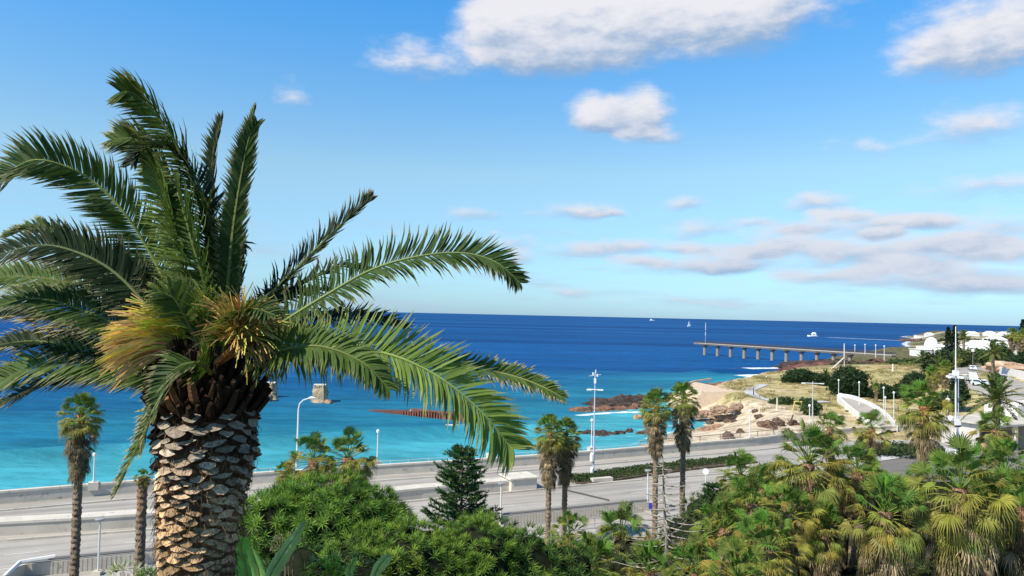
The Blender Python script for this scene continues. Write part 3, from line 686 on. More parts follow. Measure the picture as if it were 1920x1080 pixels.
def washingtonia(px, py, Y_, size, proto, label, group=None, zbase=None, red=.5, name='fan_palm', lean=(0, 0), r0=.24, r1=.17):
    c = P(px, py, Y_); g0 = hz(c.x, c.y) if zbase is None else zbase
    g0 = min(g0, c.z - 1)
    t_ = empty(name, (c.x + lean[0], c.y + lean[1], g0 - .05), label, 'palm tree', group)
    h = c.z - g0
    put('trunk', palm_trunk(h, r0, r1, int(px * 7 + py), red, lean=(0, 0) if lean == (0, 0) else lean), t_, (-lean[0], -lean[1], 0))
    for nm, me in zip(('crown', 'dead_leaves'), PROTO[proto]):
        o = put(nm, me, t_, (-lean[0], -lean[1], h)); o.scale = (size,) * 3; o.rotation_euler = (0, 0, (px * 1.7 + py) % 6.28)
    return t_
MID = 'tall fan palms along the road'
washingtonia(152, 775, 45, 1.12, 3, 'slender fan palm with a thin ringed trunk standing left of the huge date palm', MID, r0=.26, r1=.24, red=1.0)
washingtonia(1031, 808, 60, 1.25, 3, 'left palm of the twin fan palms with shaggy skirts in front of the road', MID, r0=.21, r1=.21)
washingtonia(1061, 812, 61.5, 1.18, 3, 'right palm of the twin fan palms with shaggy skirts in front of the road', MID, r0=.22, r1=.22)
washingtonia(1231, 758, 62, 1.22, 3, 'left and lower palm of the taller pair with a reddish ruff beside the beach', MID, red=1.0, r0=.22, r1=.2)
washingtonia(1282, 746, 63.5, 1.25, 3, 'right and higher palm of the taller pair with a straight trunk', MID, r0=.23, r1=.21)
washingtonia(1733, 760, 60, 1.62, 2, 'broad full fan palm with dark red trunk in front of the side street', MID, r0=.34, r1=.36, red=1.0)
washingtonia(1866, 802, 62, 1.32, 4, 'yellowing fan palm under the feathery date palm near the beige building', MID, r0=.3, r1=.3)
washingtonia(1556, 800, 62, 1.05, 2, 'fan palm with tan lower leaves left of the spiky one below the ramp', MID, r0=.26, r1=.25)
washingtonia(1634, 800, 62, 1.1, 4, 'spiky upright fan palm directly below the white ramp', MID, r0=.26, r1=.25)
FG = 'fan palms crowding the slope at lower right'
for args in [
    (1388, 888, 36, .92, 0, 'small dark fan palm at the left end of the thicket below the round road sign'),
    (1412, 940, 29, 1.0, 4, 'fan palm with three bright upright fans at the left edge of the thicket'),
    (1440, 1020, 26, 1.0, 2, 'low fan palm with green top at the bottom left of the thicket'),
    (1516, 866, 32, 1.22, 1, 'fan palm with long tan skirt, highest at the left of the thicket'),
    (1474, 900, 38, .9, 4, 'half hidden yellow green fan palm behind the three bright fans'),
    (1560, 905, 34, .85, 0, 'dark narrow fan palm squeezed behind the long skirted one'),
    (1608, 882, 33, 1.05, 0, 'dark leaved fan palm in the middle of the thicket near the side street'),
    (1660, 955, 27, 1.12, 2, 'fan palm with drooping bright fans at the bottom middle of the thicket'),
    (1725, 905, 36, .8, 0, 'small deep green fan palm at the near edge of the side street'),
    (1800, 912, 27, 1.28, 1, 'largest broad fan palm with yellow drooping leaves at lower right'),
    (1884, 878, 31, 1.05, 2, 'fan palm with light green fans below the beige building'),
    (1918, 945, 27, 1.15, 4, 'fan palm cut by the right edge of the picture'),
    (1545, 985, 30, .9, 3, 'fan palm showing mostly tan dead skirt beside the pinkish path'),
    (1360, 985, 28, .9, 4, 'pale yellow fan palm between the dead conifer and the thicket'),
    (1165, 1002, 30, .95, 4, 'low yellow green fan palm left of the dead conifer'),
    (1108, 1052, 26, .8, 4, 'small yellow fan palm at the bottom beside the shrub mass'),
    (1215, 1065, 25, .8, 2, 'low fan palm at the foot of the dead conifer'),
    (1310, 1070, 24, .85, 4, 'yellow low fan palm at the bottom right of the dead conifer'),
    (1382, 1078, 22, .8, 1, 'fan palm with tan fans at the bottom of the picture left of the thicket'),
    (1480, 960, 30, .95, 0, 'dark fan palm in the hollow between the long skirted palm and the low green one'),
    (1640, 905, 38, .9, 4, 'small yellow fan palm at the near edge of the side street behind the thicket middle'),
    (1850, 940, 30, .9, 2, 'fan palm between the largest broad one and the one cut by the right edge'),
    (1432, 905, 35, .8, 2, 'small fan palm peeping behind the three bright fans at the left edge'),
    (1068, 1000, 40, .95, 0, 'small deep green fan palm at the foot of the twin palms'),
    (588, 858, 34, .95, 0, 'left of the two small fan palms above the rosette shrub'),
    (652, 855, 34.5, .95, 1, 'right of the two small fan palms above the rosette shrub'),
    (535, 885, 36, .5, 3, 'tiny drooping fan palm at the foot of the curved street lamp'),
    (268, 893, 40, .36, 0, 'small fan palm half hidden behind the left side of the date palm trunk'),
]:
    washingtonia(*args, group=FG if args[0] > 1070 else None, r0=.25, r1=.24)

# ------------------------------------------------------------------ feathery fronds
def crom(pts, n):
    q = [pts[0] * 2 - pts[1]] + pts + [pts[-1] * 2 - pts[-2]]; out = []
    m_ = len(pts) - 1
    for j in range(n + 1):
        u = j / n * m_; i = min(int(u), m_ - 1); t_ = u - i; p0, p1, p2, p3 = q[i:i + 4]
        out.append(.5 * ((2 * p1) + (p2 - p0) * t_ + (2 * p0 - 5 * p1 + 4 * p2 - p3) * t_ * t_ + (3 * p1 - p0 - 3 * p2 + p3) * t_ ** 3))
    return out
def frond(mb, pts, nh, Lm, n, col, q, bleach=.3, droop=.5, wid=.017, wind=Vector((-.25, 0, 0)), rach=.028, rcol=(.20, .23, .07), fwd=.75, vee=.25, t0=.08, asym=1.0):
    C = crom([Vector(p) for p in pts], 40)
    mb.tube(C, [rach * (1 - .8 * i / 40) for i in range(41)], 5, rcol, cap=False)
    nh = Vector(nh).normalized()
    for i in range(n):
        t_ = t0 + (1 - t0) * (i + q.random() * .5) / n; u = min(t_, .999) * 40; k = int(u)
        p = C[k].lerp(C[k + 1], u - k); T = (C[min(k + 1, 40)] - C[max(k - 1, 0)]).normalized()
        S = T.cross(nh)
        if S.length < .15: S = T.cross(Vector((0, 0, 1)))
        S.normalize(); U = S.cross(T)
        L_ = Lm * (math.sin(math.pi * min(1, .16 + .80 * t_)) ** .55) * q.uniform(.72, 1.1)
        f_ = fwd * (.55 + .9 * t_)
        for sg in (1, -1):
            d = (S * sg * (asym if sg > 0 else 1) + T * f_ + U * (vee + q.uniform(-.3, .3)) + Vector((q.uniform(-.06, .06), q.uniform(-.06, .06), q.uniform(-.06, .06)))).normalized()
            w = wid * q.uniform(.85, 1.15); cu = U.copy(); pos_ = p.copy(); vs = []; 
            wd = d.cross(U).normalized() * 1.0 + U * q.uniform(-.5, .5); wd.normalize()
            ks = q.uniform(.78, 1.22); c1 = tuple(c * ks for c in col)
            tipc = tuple(a * (1 - bleach) + b_ * bleach for a, b_ in zip(c1, (.50, .42, .24)))
            for s_, wk in ((0, .45), (.33, 1.0), (.7, .75)):
                vs += [pos_ - wd * w * wk, pos_ + wd * w * wk]
                seg = L_ * (.33 if s_ == 0 else (.37 if s_ < .5 else .30))
                pos_ = pos_ + d * seg
                d = (d + Vector((0, 0, -1)) * droop * .42 * (1 + s_) + wind * .55 * (1 + s_)).normalized()
            vs.append(pos_)
            mb.add(vs, [(0, 1, 3, 2), (2, 3, 5, 4), (4, 5, 6)], [c1, c1, tipc])
Q = random.Random(77)
BY = 9.0
BP = empty('date_palm', P(375, 1085, BY) - Vector((0, 0, 6.3)), 'huge date palm with scaly trunk and windswept feathery fronds filling the left side', 'palm tree')
G1 = (.050, .088, .022); G2 = (.085, .135, .03); G3 = (.15, .22, .045); GD = (.020, .038, .014)  # GD and the darker greens put frond shade into the colour
def pf(l): return [P(a, b_, BY + c) for a, b_, c in l]
FR = [ # points (px,py,dy), normal hint, leaflet length, colour, bleach, droop, extra
 ([(398, 640, 0), (396, 520, .0), (378, 400, -.1), (345, 300, -.1), (302, 228, -.15), (256, 178, -.2), (226, 172, -.2)], (-.7, -.75, -.1), .56, G2, .35, .30, {}),
 ([(405, 640, .1), (404, 520, .1), (392, 410, .0), (362, 325, -.1), (318, 280, -.3), (270, 280, -.4), (246, 308, -.5)], (.1, -.2, 1), .46, GD, .1, .25, {}),
 ([(390, 640, .2), (372, 500, .3), (340, 380, .3), (300, 300, .3), (255, 262, .3), (208, 262, .3)], (-.8, -.5, .2), .52, G2, .6, .35, {}),
 ([(375, 640, -.1), (352, 540, -.3), (330, 450, -.4), (305, 360, -.4), (280, 290, -.35)], (-.8, -.7, .1), .62, G3, .15, .45, {'asym': .7}),
 ([(400, 640, -.3), (385, 540, -.5), (362, 460, -.55), (345, 400, -.5), (330, 350, -.4)], (-.6, -.8, .1), .60, G2, .1, .45, {}),
 ([(415, 640, 0), (425, 500, .0), (440, 380, .0), (458, 280, .0), (478, 205, .0)], (-.75, -.55, .1), .36, G1, .45, .15, {'fwd': 1.7}),
 ([(418, 640, -.2), (428, 520, -.25), (438, 420, -.25), (452, 330, -.2), (466, 262, -.2), (480, 232, -.2)], (.3, -.9, .1), .34, G1, .3, .3, {'fwd': 1.7}),
 ([(412, 630, .4), (408, 500, .6), (398, 380, .6), (400, 290, .6), (414, 222, .6)], (-.5, -.8, .1), .40, GD, .25, .2, {'fwd': 1.6}),
 ([(350, 650, .2), (322, 560, .3), (285, 480, .4), (230, 395, .3), (160, 330, .2), (75, 300, 0), (20, 322, .1), (-30, 375, .15)], (-.15, -1, .3), .56, G1, .25, .12, {'rcol': (.28, .33, .09)}),
 ([(350, 665, .1), (290, 590, .1), (220, 515, .1), (150, 475, .1), (70, 460, .1), (-40, 490, .1)], (0, -1, .55), .54, GD, .12, .2, {'rcol': (.2, .24, .1)}),
 ([(340, 670, .3), (270, 590, .6), (190, 545, .8), (100, 525, .9), (10, 520, 1.0), (-50, 540, 1.0)], (.2, -.9, .6), .52, G2, .45, .3, {}),
 ([(340, 660, .6), (260, 560, 1.0), (170, 480, 1.2), (80, 430, 1.2), (10, 440, 1.2)], (.1, -.5, .9), .48, G1, .55, .35, {}),
 ([(345, 690, .2), (250, 625, .3), (150, 580, .4), (60, 560, .4), (-40, 585, .4)], (0, -.8, .7), .50, G1, .3, .45, {}),
 ([(340, 700, .5), (240, 640, .9), (130, 610, 1.1), (40, 590, 1.2), (-60, 600, 1.2)], (.1, -.5, .9), .42, (.16, .14, .06), .75, .5, {}),
 ([(345, 710, .5), (250, 668, .7), (150, 650, .8), (50, 640, .9), (-60, 660, .9)], (0, -.7, .8), .44, GD, .5, .5, {}),
 ([(340, 720, .3), (260, 695, .5), (180, 680, .6), (90, 680, .7), (0, 715, .7), (-60, 750, .7)], (-.1, -.9, .6), .52, G2, .3, .3, {}),
 ([(345, 735, .4), (270, 712, .7), (180, 700, .9), (80, 720, 1.1), (-20, 770, 1.2)], (0, -.6, .8), .46, GD, .35, .5, {}),
 ([(370, 700, -.3), (335, 705, -.4), (300, 748, -.4), (270, 812, -.35), (240, 872, -.3), (215, 925, -.3)], (-.75, -.6, .3), .34, (.085, .125, .04), .6, .3, {'fwd': 1.3}),
 ([(395, 700, -.5), (378, 684, -.9), (340, 686, -1.05), (308, 722, -1.05), (290, 775, -.95)], (-.5, -.8, .5), .40, G1, .3, .5, {}),
 ([(370, 720, .1), (325, 735, .2), (283, 780, .3), (260, 850, .3)], (-.6, -.7, .4), .34, (.10, .13, .045), .65, .5, {}),
 ([(440, 640, .1), (500, 560, .2), (565, 495, .2), (625, 435, .2), (672, 392, .2), (692, 375, .2)], (-.35, -.6, .7), .42, GD, .25, .15, {'fwd': 1.3}),
 ([(445, 640, .5), (520, 560, .8), (580, 525, .9), (640, 500, 1.0), (690, 505, 1.0)], (0, -.3, 1), .40, GD, .1, .4, {}),
 ([(450, 660, -.1), (530, 605, -.2), (610, 555, -.3), (700, 505, -.3), (790, 480, -.3), (870, 475, -.2), (930, 492, -.2), (975, 530, -.15)], (.1, -.85, .75), .50, G1, .2, .25, {'rcol': (.26, .32, .12)}),
 ([(455, 670, .4), (540, 625, .6), (630, 600, .7), (700, 597, .8), (762, 612, .8)], (0, -.4, 1), .44, GD, .12, .45, {}),
 ([(455, 680, .8), (550, 600, 1.1), (640, 590, 1.3), (730, 600, 1.4)], (0, -.2, 1), .40, GD, .3, .4, {}),
 ([(460, 690, -.3), (540, 665, -.5), (640, 652, -.6), (740, 668, -.65), (830, 712, -.65), (905, 775, -.6), (950, 830, -.5), (962, 842, -.5)], (.15, -.95, .45), .60, G3, .28, .30, {'rcol': (.33, .42, .12), 'n': 150}),
 ([(455, 700, -.6), (520, 660, -.9), (600, 650, -1.0), (680, 680, -1.1), (730, 730, -1.1)], (.3, -.8, .6), .42, G2, .15, .8, {}),
 ([(470, 690, .4), (600, 660, .8), (740, 665, 1.1), (860, 685, 1.2), (950, 702, 1.3), (1010, 722, 1.3), (1056, 746, 1.3)], (.1, -.6, .8), .40, G2, .7, .4, {'rcol': (.4, .4, .15)}),
 ([(440, 600, .3), (446, 540, .5), (449, 490, .6), (452, 455, .7), (458, 470, .7)], (-.4, -.8, .1), .28, GD, .1, .5, {'fwd': 1.5}),
 ([(420, 660, -.5), (430, 610, -.9), (470, 580, -1.1), (515, 590, -1.2)], (0, -.5, .9), .34, G1, .15, .5, {}),
 ([(380, 660, -.5), (350, 600, -.8), (325, 560, -.9), (290, 545, -1.0)], (-.2, -.6, .8), .38, G2, .2, .5, {}),
]
for (pl, nh, Lm, c, bl, dr, ex) in FR:
    mb = MB(); ex = dict(ex); n = ex.pop('n', None)
    pts = pf(pl); ln = sum((a - b_).length for a, b_ in zip(pts[:-1], pts[1:]))
    frond(mb, pts, nh, Lm, n or int(34 + ln * 36), c, Q, bleach=bl, droop=dr * .8, wid=.0155, **ex)
    mb.build('frond', M_FROND, BP)
# extra fronds away from the viewer for depth
for i in range(10):
    a = R(-70 + i * 16 + Q.uniform(-5, 5)); c0 = P(405, 650, BY); el_ = R(Q.uniform(15, 55)); ln = Q.uniform(1.6, 2.4)
    d = Vector((math.sin(a) * math.cos(el_), abs(math.cos(a)) * math.cos(el_), math.sin(el_)))
    pts = [c0 + d * ln * t_ + Vector((-.25 * t_, 0, -1.0 * t_ * t_ * ln * .35)) for t_ in (0, .3, .6, .85, 1)]
    mb = MB(); frond(mb, pts, (0, -.3, 1), .42, 60, GD, Q, bleach=.25, droop=.5); mb.build('frond', M_FROND, BP)
# trunk core
def trx(z):   # centre x, radius at image row
    return
ROWS = [(690, 378, 52), (740, 384, 78), (785, 388, 98), (850, 387, 101), (930, 378, 90), (1000, 371, 80), (1080, 368, 74), (1200, 366, 72), (1900, 366, 72)]
zs = []; 
for (py, cx, rp_) in ROWS:
    c = P(cx, py, BY); zs.append((c.z, c.x, rp_ * BY / FPX * .80))
zs.sort()
def tr_at(z):
    return float(np.interp(z, [a[0] for a in zs], [a[1] for a in zs])), float(np.interp(z, [a[0] for a in zs], [a[2] for a in zs]))
mb = MB(); zlo = BP.location.z; ztop = zs[-1][0]; n = 60; vs = []; fs = []
for i in range(n + 1):
    z_ = zlo + (ztop - zlo) * i / n; cx, r = tr_at(z_)
    for k in range(28): a = 2 * math.pi * k / 28; vs.append((cx + math.cos(a) * r, BY + math.sin(a) * r, z_))
for i in range(n):
    for k in range(28): fs.append((i * 28 + k, i * 28 + (k + 1) % 28, (i + 1) * 28 + (k + 1) % 28, (i + 1) * 28 + k))
mb.add(vs, fs, (.075, .045, .026)); mb.build('trunk', M_BARK, BP)
# leaf scars
mb = MB(); z_ = P(0, 1130, BY).z - .3; row = 0; zt = P(388, 772, BY).z
while z_ < zt:
    cx, r = tr_at(z_); f_ = (z_ - P(370, 1080, BY).z) / (zt - P(370, 1080, BY).z); f_ = max(0, min(1, f_))
    up_ = max(0, (f_ - .45) / .55)
    rw = .062 + .028 * up_; nk = int(2 * math.pi * r / (.235 + .03 * up_)); 
    for k in range(nk):
        a = 2 * math.pi * (k + .5 * (row % 2)) / nk + Q.uniform(-.07, .07); zz = z_ + Q.uniform(-.026, .026)
        hw = (.118 + .012 * up_) * Q.uniform(.75, 1.2); hh = rw * (.80 - .16 * up_) * Q.uniform(.55, 1.25); pr = (.024 + .042 * up_) * Q.uniform(.3, 1.7)
        rad = Vector((math.cos(a), math.sin(a), 0)); tan = Vector((-math.sin(a), math.cos(a), 0)); c0 = Vector((cx, BY, zz)) + rad * r
        tw = Q.uniform(-.6, .6); tan2 = (tan + Vector((0, 0, tw * .35))).normalized()
        inn = [c0 - tan * hw * 1.15 - rad * .02, c0 - Vector((0, 0, hh * 1.5)) - rad * .02, c0 + tan * hw * 1.15 - rad * .02, c0 + Vector((0, 0, hh * 1.5)) - rad * .02]
        oc = c0 + rad * pr + Vector((0, 0, pr * (.35 + .4 * up_)))
        nj = 10; outp = []
        pw = 1.0
        for j in range(nj):
            w = 2 * math.pi * j / nj; cx_, sz_ = math.cos(w), math.sin(w)
            den = (abs(cx_) ** 1.25 + abs(sz_) ** 1.25) ** (1 / 1.25)
            e = Q.uniform(.78, 1.14)
            ux, uz = cx_ / den * e, sz_ / den * e
            outp.append(oc + tan2 * hw * ux * .93 + Vector((0, 0, hh * uz)) - rad * (uz * .035 * (1 + up_)) )
        outp = outp
        cen = oc - rad * .012 * Q.uniform(0, 1)
        b0 = [c0 + tan * hw * 1.12 * math.cos(2 * math.pi * j / nj) + Vector((0, 0, hh * 1.45 * math.sin(2 * math.pi * j / nj))) - rad * .03 for j in range(nj)]
        vs = b0 + outp + [cen]; fs = []; cs = []
        v = Q.uniform(.4, 1.15) * (1 if Q.random() > .12 else .35)
        mu = max(0, min(1, (f_ - .42) / .35 + Q.uniform(-.25, .25))); fc = tuple(v * (a * (1 - mu) + b_ * mu) for a, b_ in zip((.60, .38, .20), (.52, .42, .31)))
        sc_ = tuple(v * (a * (1 - mu) + b_ * mu) for a, b_ in zip((.24, .145, .075), (.085, .05, .03)))
        for j in range(nj):
            j2 = (j + 1) % nj; fs.append((j, j2, nj + j2, nj + j)); cs.append(sc_)
            fs.append((nj + j, nj + j2, 2 * nj)); kq = Q.uniform(.8, 1.18); cs.append(tuple(x * kq for x in fc))
        mb.add(vs, fs, cs)
    z_ += rw; row += 1
mb.build('leaf_scars', M_BARK, BP)
# loose fibre hanging between the leaf scars
mb = MB()
for i in range(1500):
    a = Q.uniform(0, 6.283); z_ = Q.uniform(P(0, 1120, BY).z, zt + .05); cx, r = tr_at(z_); u_ = (z_ - P(370, 1080, BY).z) / (zt - P(370, 1080, BY).z)
    rad = Vector((math.cos(a), math.sin(a), 0)); p = Vector((cx, BY, z_)) + rad * (r + Q.uniform(.02, .07)); pts = [p]; d = (Vector((0, 0, -1)) + rad * .3 + Vector((Q.gauss(0, .5), Q.gauss(0, .5), 0))).normalized(); L_ = Q.uniform(.04, .16)
    for j in range(3): p = p + d * L_ / 3; d = (d + Vector((Q.gauss(0, .3), Q.gauss(0, .3), -.25))).normalized(); pts.append(p)
    v = Q.uniform(.4, 1.3); mb.tube(pts, [.0045, .004, .003, .002], 3, (.19 * v, .12 * v, .065 * v), cap=False)
mb.build('trunk_fibre', M_DRY, BP)
# cut petiole stubs flaring under the crown
mb = MB()
for i in range(260):
    t_ = i / 260; a = i * 2.39996; py = 788 - 120 * t_; c = P(388, py, BY); r = (.56 - .28 * t_)
    rad = Vector((math.cos(a), math.sin(a), 0)); base = Vector((c.x, BY, c.z)) + rad * (r - .12)
    ln = Q.uniform(.22, .48) * (1 - .2 * t_); up = Vector((0, 0, 1))
    p1 = base + rad * ln * .45 + up * ln * .35; p2 = base + rad * ln * .75 + up * ln * (.75 + .3 * t_)
    v = Q.uniform(.5, 1.3); cc = (.045 * v, .028 * v, .017 * v) if Q.random() > .12 else (.22 * v, .11 * v, .05 * v)
    tan = Vector((-math.sin(a), math.cos(a), 0)); vs = []
    for p, w in ((base, .10), (p1, .055), (p2, .028 * Q.uniform(.6, 1.5))):
        vs += [p - tan * w, p + rad * .03 - up * .02, p + tan * w, p - rad * .03 + up * .03]
    mb.add(vs, [(s_ * 4 + k, s_ * 4 + (k + 1) % 4, s_ * 4 + 4 + (k + 1) % 4, s_ * 4 + 4 + k) for s_ in (0, 1) for k in range(4)] + [(8, 9, 10, 11)], cc)
mb.build('petiole_stubs', M_BARK, BP)
# flower clusters : brushes of thin strands
for (px, py, dy, dirv, ln, n, spread, c1, c2) in [
    (335, 655, -.3, (-.75, -.2, .35), .80, 560, .50, (.74, .60, .10), (.70, .46, .26)),
    (345, 640, -.3, (-.6, -.2, .75), .62, 300, .5, (.70, .62, .09), (.50, .48, .09)),
    (438, 650, -.8, (.45, -.3, .72), .66, 380, .58, (.62, .52, .13), (.54, .34, .11)),
    (380, 640, -.6, (-.05, -.2, 1), .62, 150, .4, (.24, .29, .05), (.34, .38, .06)),
    (460, 650, -.7, (.75, -.3, .1), .5, 160, .6, (.36, .24, .07), (.30, .2, .06))]:
    mb = MB(); o0 = P(px, py, BY + dy); dv = Vector(dirv).normalized()
    mb.tube([P(395, 690, BY - .3), o0], [.04, .03], 5, (.45, .2, .06))
    for i in range(n):
        d = (dv + Vector((Q.gauss(0, 1), Q.gauss(0, 1), Q.gauss(0, 1))) * spread * .62).normalized(); L_ = ln * Q.uniform(.6, 1.05); p = o0 + d * Q.uniform(0, .12); k = Q.random()
        cc = tuple((a * (1 - k) + b_ * k) * Q.uniform(.7, 1.2) for a, b_ in zip(c1, c2)); pts = [p]
        for j in range(4):
            p = p + d * L_ * .25; d = (d + Vector((-.10, 0, -.34)) * (.5 + j * .35) + Vector((Q.uniform(-.12, .12),) * 3)).normalized(); pts.append(p)
        mb.tube(pts, [.008, .008, .008, .007, .005], 3, cc, cap=False)
    mb.build('flower_cluster', M_DRY, BP)

# small date palms in the distance
def dp_proto(seed, n=38, L_=2.6):
    q = random.Random(seed); mb = MB()
    for i in range(n):
        a = i * 2.4; t_ = i / n; el_ = R(82) - R(100) * t_ + q.uniform(-.1, .1); d = Vector((math.cos(a) * math.cos(el_), math.sin(a) * math.cos(el_), math.sin(el_)))
        pts = [d * L_ * s_ + Vector((0, 0, -(.25 + .5 * math.cos(el_)) * s_ * s_ * L_ * .55)) for s_ in (0, .3, .6, .85, 1)]
        c = (.07 + .05 * t_, .125 + .03 * q.random(), .035) if q.random() > .2 else (.17, .16, .06)
        frond(mb, pts, (0, 0, 1) if el_ < 1.2 else (math.cos(a), math.sin(a), .2), .42, 34, c, q, bleach=.3, droop=.5, wid=.035, rach=.03, wind=Vector((-.1, 0, 0)))
    return mb.mesh('crown', M_LEAF)
DP = dp_proto(5); DPB = dp_proto(9, 30, 2.4)
def datepalm(px, py, Y_, size, label, me=None, group=None, r=.28):
    c = P(px, py, Y_); g0 = min(hz(c.x, c.y), c.z - 1.0)
    t_ = empty('date_palm', (c.x, c.y, g0 - .05), label, 'palm tree', group)
    put('trunk', palm_trunk(c.z - g0, r, r * 1.1, int(px), 0), t_); o = put('crown', me or DP, t_, (0, 0, c.z - g0)); o.scale = (size,) * 3; o.rotation_euler[2] = px % 6
    return t_
datepalm(1868, 750, 66, 1.12, 'feathery date palm with spreading crown above the yellowing fan palm at right')
FGP = 'palms in front of the distant white houses'
datepalm(1862, 662, 200, 1.6, 'tall feathery palm beside the far end of the side road', DPB, FGP, .4)
datepalm(1807, 632, 320, 1.7, 'dark palm silhouette just right of the two tall conifers', DPB, FGP, .45)
datepalm(1730, 672, 230, 1.3, 'small palm beside the white domed building', DPB, FGP, .3)
datepalm(1762, 690, 190, 1.35, 'feathery palm right of the domed building above the coastal trees', DP, FGP, .3)
datepalm(1548, 703, 205, .9, 'small palm between the two dark wind shaped trees on the headland', DPB, None, .25)
def farfan(px, py, Y_, size, pr, label):
    return washingtonia(px, py, Y_, size, pr, label, 'thin fan palms near the far houses', r0=.35, r1=.3, red=0)
farfan(1898, 625, 290, 2.0, 3, 'thin fan palm on the skyline, leftmost of three at the right edge')
farfan(1912, 632, 285, 1.9, 3, 'thin fan palm on the skyline, middle of three at the right edge')
farfan(1919, 626, 280, 2.0, 3, 'thin fan palm on the skyline, rightmost of three at the right edge')
farfan(1750, 700, 170, 1.5, 2, 'fan palm in the dark grove left of the white pole')
farfan(1772, 688, 180, 1.5, 3, 'fan palm with pale trunk in the dark grove directly left of the white pole')
farfan(1880, 652, 230, 1.6, 0, 'fan palm beside the white boundary wall of the right houses')
farfan(1643, 724, 165, .75, 3, 'lone small fan palm on the lawn behind the white ramp')
farfan(1790, 672, 240, 1.5, 1, 'fan palm under the two tall conifers')

# ------------------------------------------------------------------ rosette shrubs
def rosettes(mb, c, rad, n, q, L_, nb, wid, cols, upb=.0, zmin=-.35, curl=.3):
    """blade tufts over an uneven dome"""
    i = 0; tries = 0
    while i < n and tries < n * 4:
        tries += 1
        z_ = q.uniform(zmin, 1); a = q.uniform(0, 6.283); s_ = math.sqrt(max(0, 1 - z_ * z_)); d = Vector((math.cos(a) * s_, math.sin(a) * s_, z_))
        if d.y > .45: continue
        k = 1 + .17 * noise.noise(d * 2.2 + Vector((c.x, 0, 0))) + .10 * noise.noise(d * 5.5) + q.uniform(-.09, .03)
        p = Vector((c.x + d.x * rad[0] * k, c.y + d.y * rad[1] * k, c.z + d.z * rad[2] * k))
        nr = Vector((d.x / rad[0], d.y / rad[1], d.z / rad[2])).normalized(); ax = (nr + Vector((q.uniform(-.3, .3), q.uniform(-.3, .3), upb + q.uniform(-.1, .3)))).normalized()
        t1 = ax.orthogonal().normalized(); t2 = ax.cross(t1); bc = q.choice(cols); kk = q.uniform(.75, 1.25)
        for j in range(nb):
            w = 2.39996 * j; op = .25 + 1.15 * (j / nb); dd = (ax * math.cos(op) + (t1 * math.cos(w) + t2 * math.sin(w)) * math.sin(op)).normalized()
            sd_ = dd.cross(ax).normalized(); Lb = L_ * q.uniform(.75, 1.1); m1 = p + dd * Lb * .5; e = m1 + (dd + Vector((0, 0, -curl)) * (.4 + op * .5)).normalized() * Lb * .5
            v = kk * q.uniform(.85, 1.2); cc = tuple(x * v for x in bc)
            mb.add([p - sd_ * wid * .5, p + sd_ * wid * .5, m1 + sd_ * wid, m1 - sd_ * wid, e], [(0, 1, 2, 3), (3, 2, 4)], cc)
        i += 1
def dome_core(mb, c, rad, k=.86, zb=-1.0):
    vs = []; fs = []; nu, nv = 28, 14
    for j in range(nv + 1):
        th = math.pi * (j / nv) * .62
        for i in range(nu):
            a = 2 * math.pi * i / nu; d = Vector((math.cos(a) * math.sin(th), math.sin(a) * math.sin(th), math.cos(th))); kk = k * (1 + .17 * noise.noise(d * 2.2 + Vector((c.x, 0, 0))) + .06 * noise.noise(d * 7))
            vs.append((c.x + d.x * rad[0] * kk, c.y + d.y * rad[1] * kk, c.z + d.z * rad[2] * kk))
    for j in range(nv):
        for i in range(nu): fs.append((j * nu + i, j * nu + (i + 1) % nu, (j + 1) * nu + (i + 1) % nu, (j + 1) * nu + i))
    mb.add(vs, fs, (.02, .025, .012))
def shrub(name, label, cat, parts, L_, nb, wid, cols, dens, seed, group=None, upb=0, curl=.3):
    q = random.Random(seed); c0 = Vector(parts[0][0]); gz = hz(c0.x, c0.y)
    t_ = empty(name, (c0.x, c0.y, gz), label, cat, group)
    mb = MB(); 
    for i in range(9):
        c = Vector(parts[i % len(parts)][0]); r = parts[i % len(parts)][1]; a = q.uniform(0, 6.28)
        top = c + Vector((math.cos(a) * r[0] * .55, math.sin(a) * r[1] * .55, r[2] * q.uniform(.1, .5))); mid = Vector((c0.x * .4 + top.x * .6, c0.y * .4 + top.y * .6, gz * .45 + top.z * .55))
        mb.tube([(c0.x, c0.y, gz - .2), mid, top], [.16, .11, .05], 6, (.12, .09, .06))
    mb.build('stems', M_BARK, t_)
    mb = MB()
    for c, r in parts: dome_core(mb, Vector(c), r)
    mb.build('dark_core', M_SHRUBCORE, t_, smooth=True)
    mb = MB()
    for c, r in parts: rosettes(mb, Vector(c), r, int(dens * r[0] * (r[1] + r[2]) * .5), q, L_, nb, wid, cols, upb, curl=curl)
    mb.build('foliage', M_LEAF, t_); return t_
c1 = P(615, 1020, 27); c2 = P(500, 1030, 25.5); c3 = P(700, 990, 27.5)
GS = [(.09, .18, .03), (.13, .23, .035), (.08, .16, .035), (.17, .28, .045)]
shrub('rosette_shrub', 'large domed shrub of narrow leaved green rosettes right of the date palm trunk', 'shrub', [(c1, (2.9, 2.8, 2.35)), (c2, (1.7, 1.8, 1.75)), (c3, (1.25, 1.5, 1.2))], .34, 22, .015, GS, 100, 3, curl=.3)
c1 = P(760, 1085, 21.5); c2 = P(890, 1075, 22.5); c3 = P(665, 1085, 20.5)
shrub('fine_leaved_shrub', 'bright yellow green fine leaved shrub below the domed rosette shrub', 'shrub', [(c1, (1.9, 1.7, 1.55)), (c3, (1.1, 1.3, 1.15)), (c2, (1.35, 1.5, 1.5))], .26, 18, .011, [(.16, .26, .035), (.13, .22, .035), (.20, .29, .045), (.08, .155, .03)], 120, 4, upb=.6, curl=.1)
c1 = P(980, 1090, 23.5); c2 = P(1065, 1100, 24)
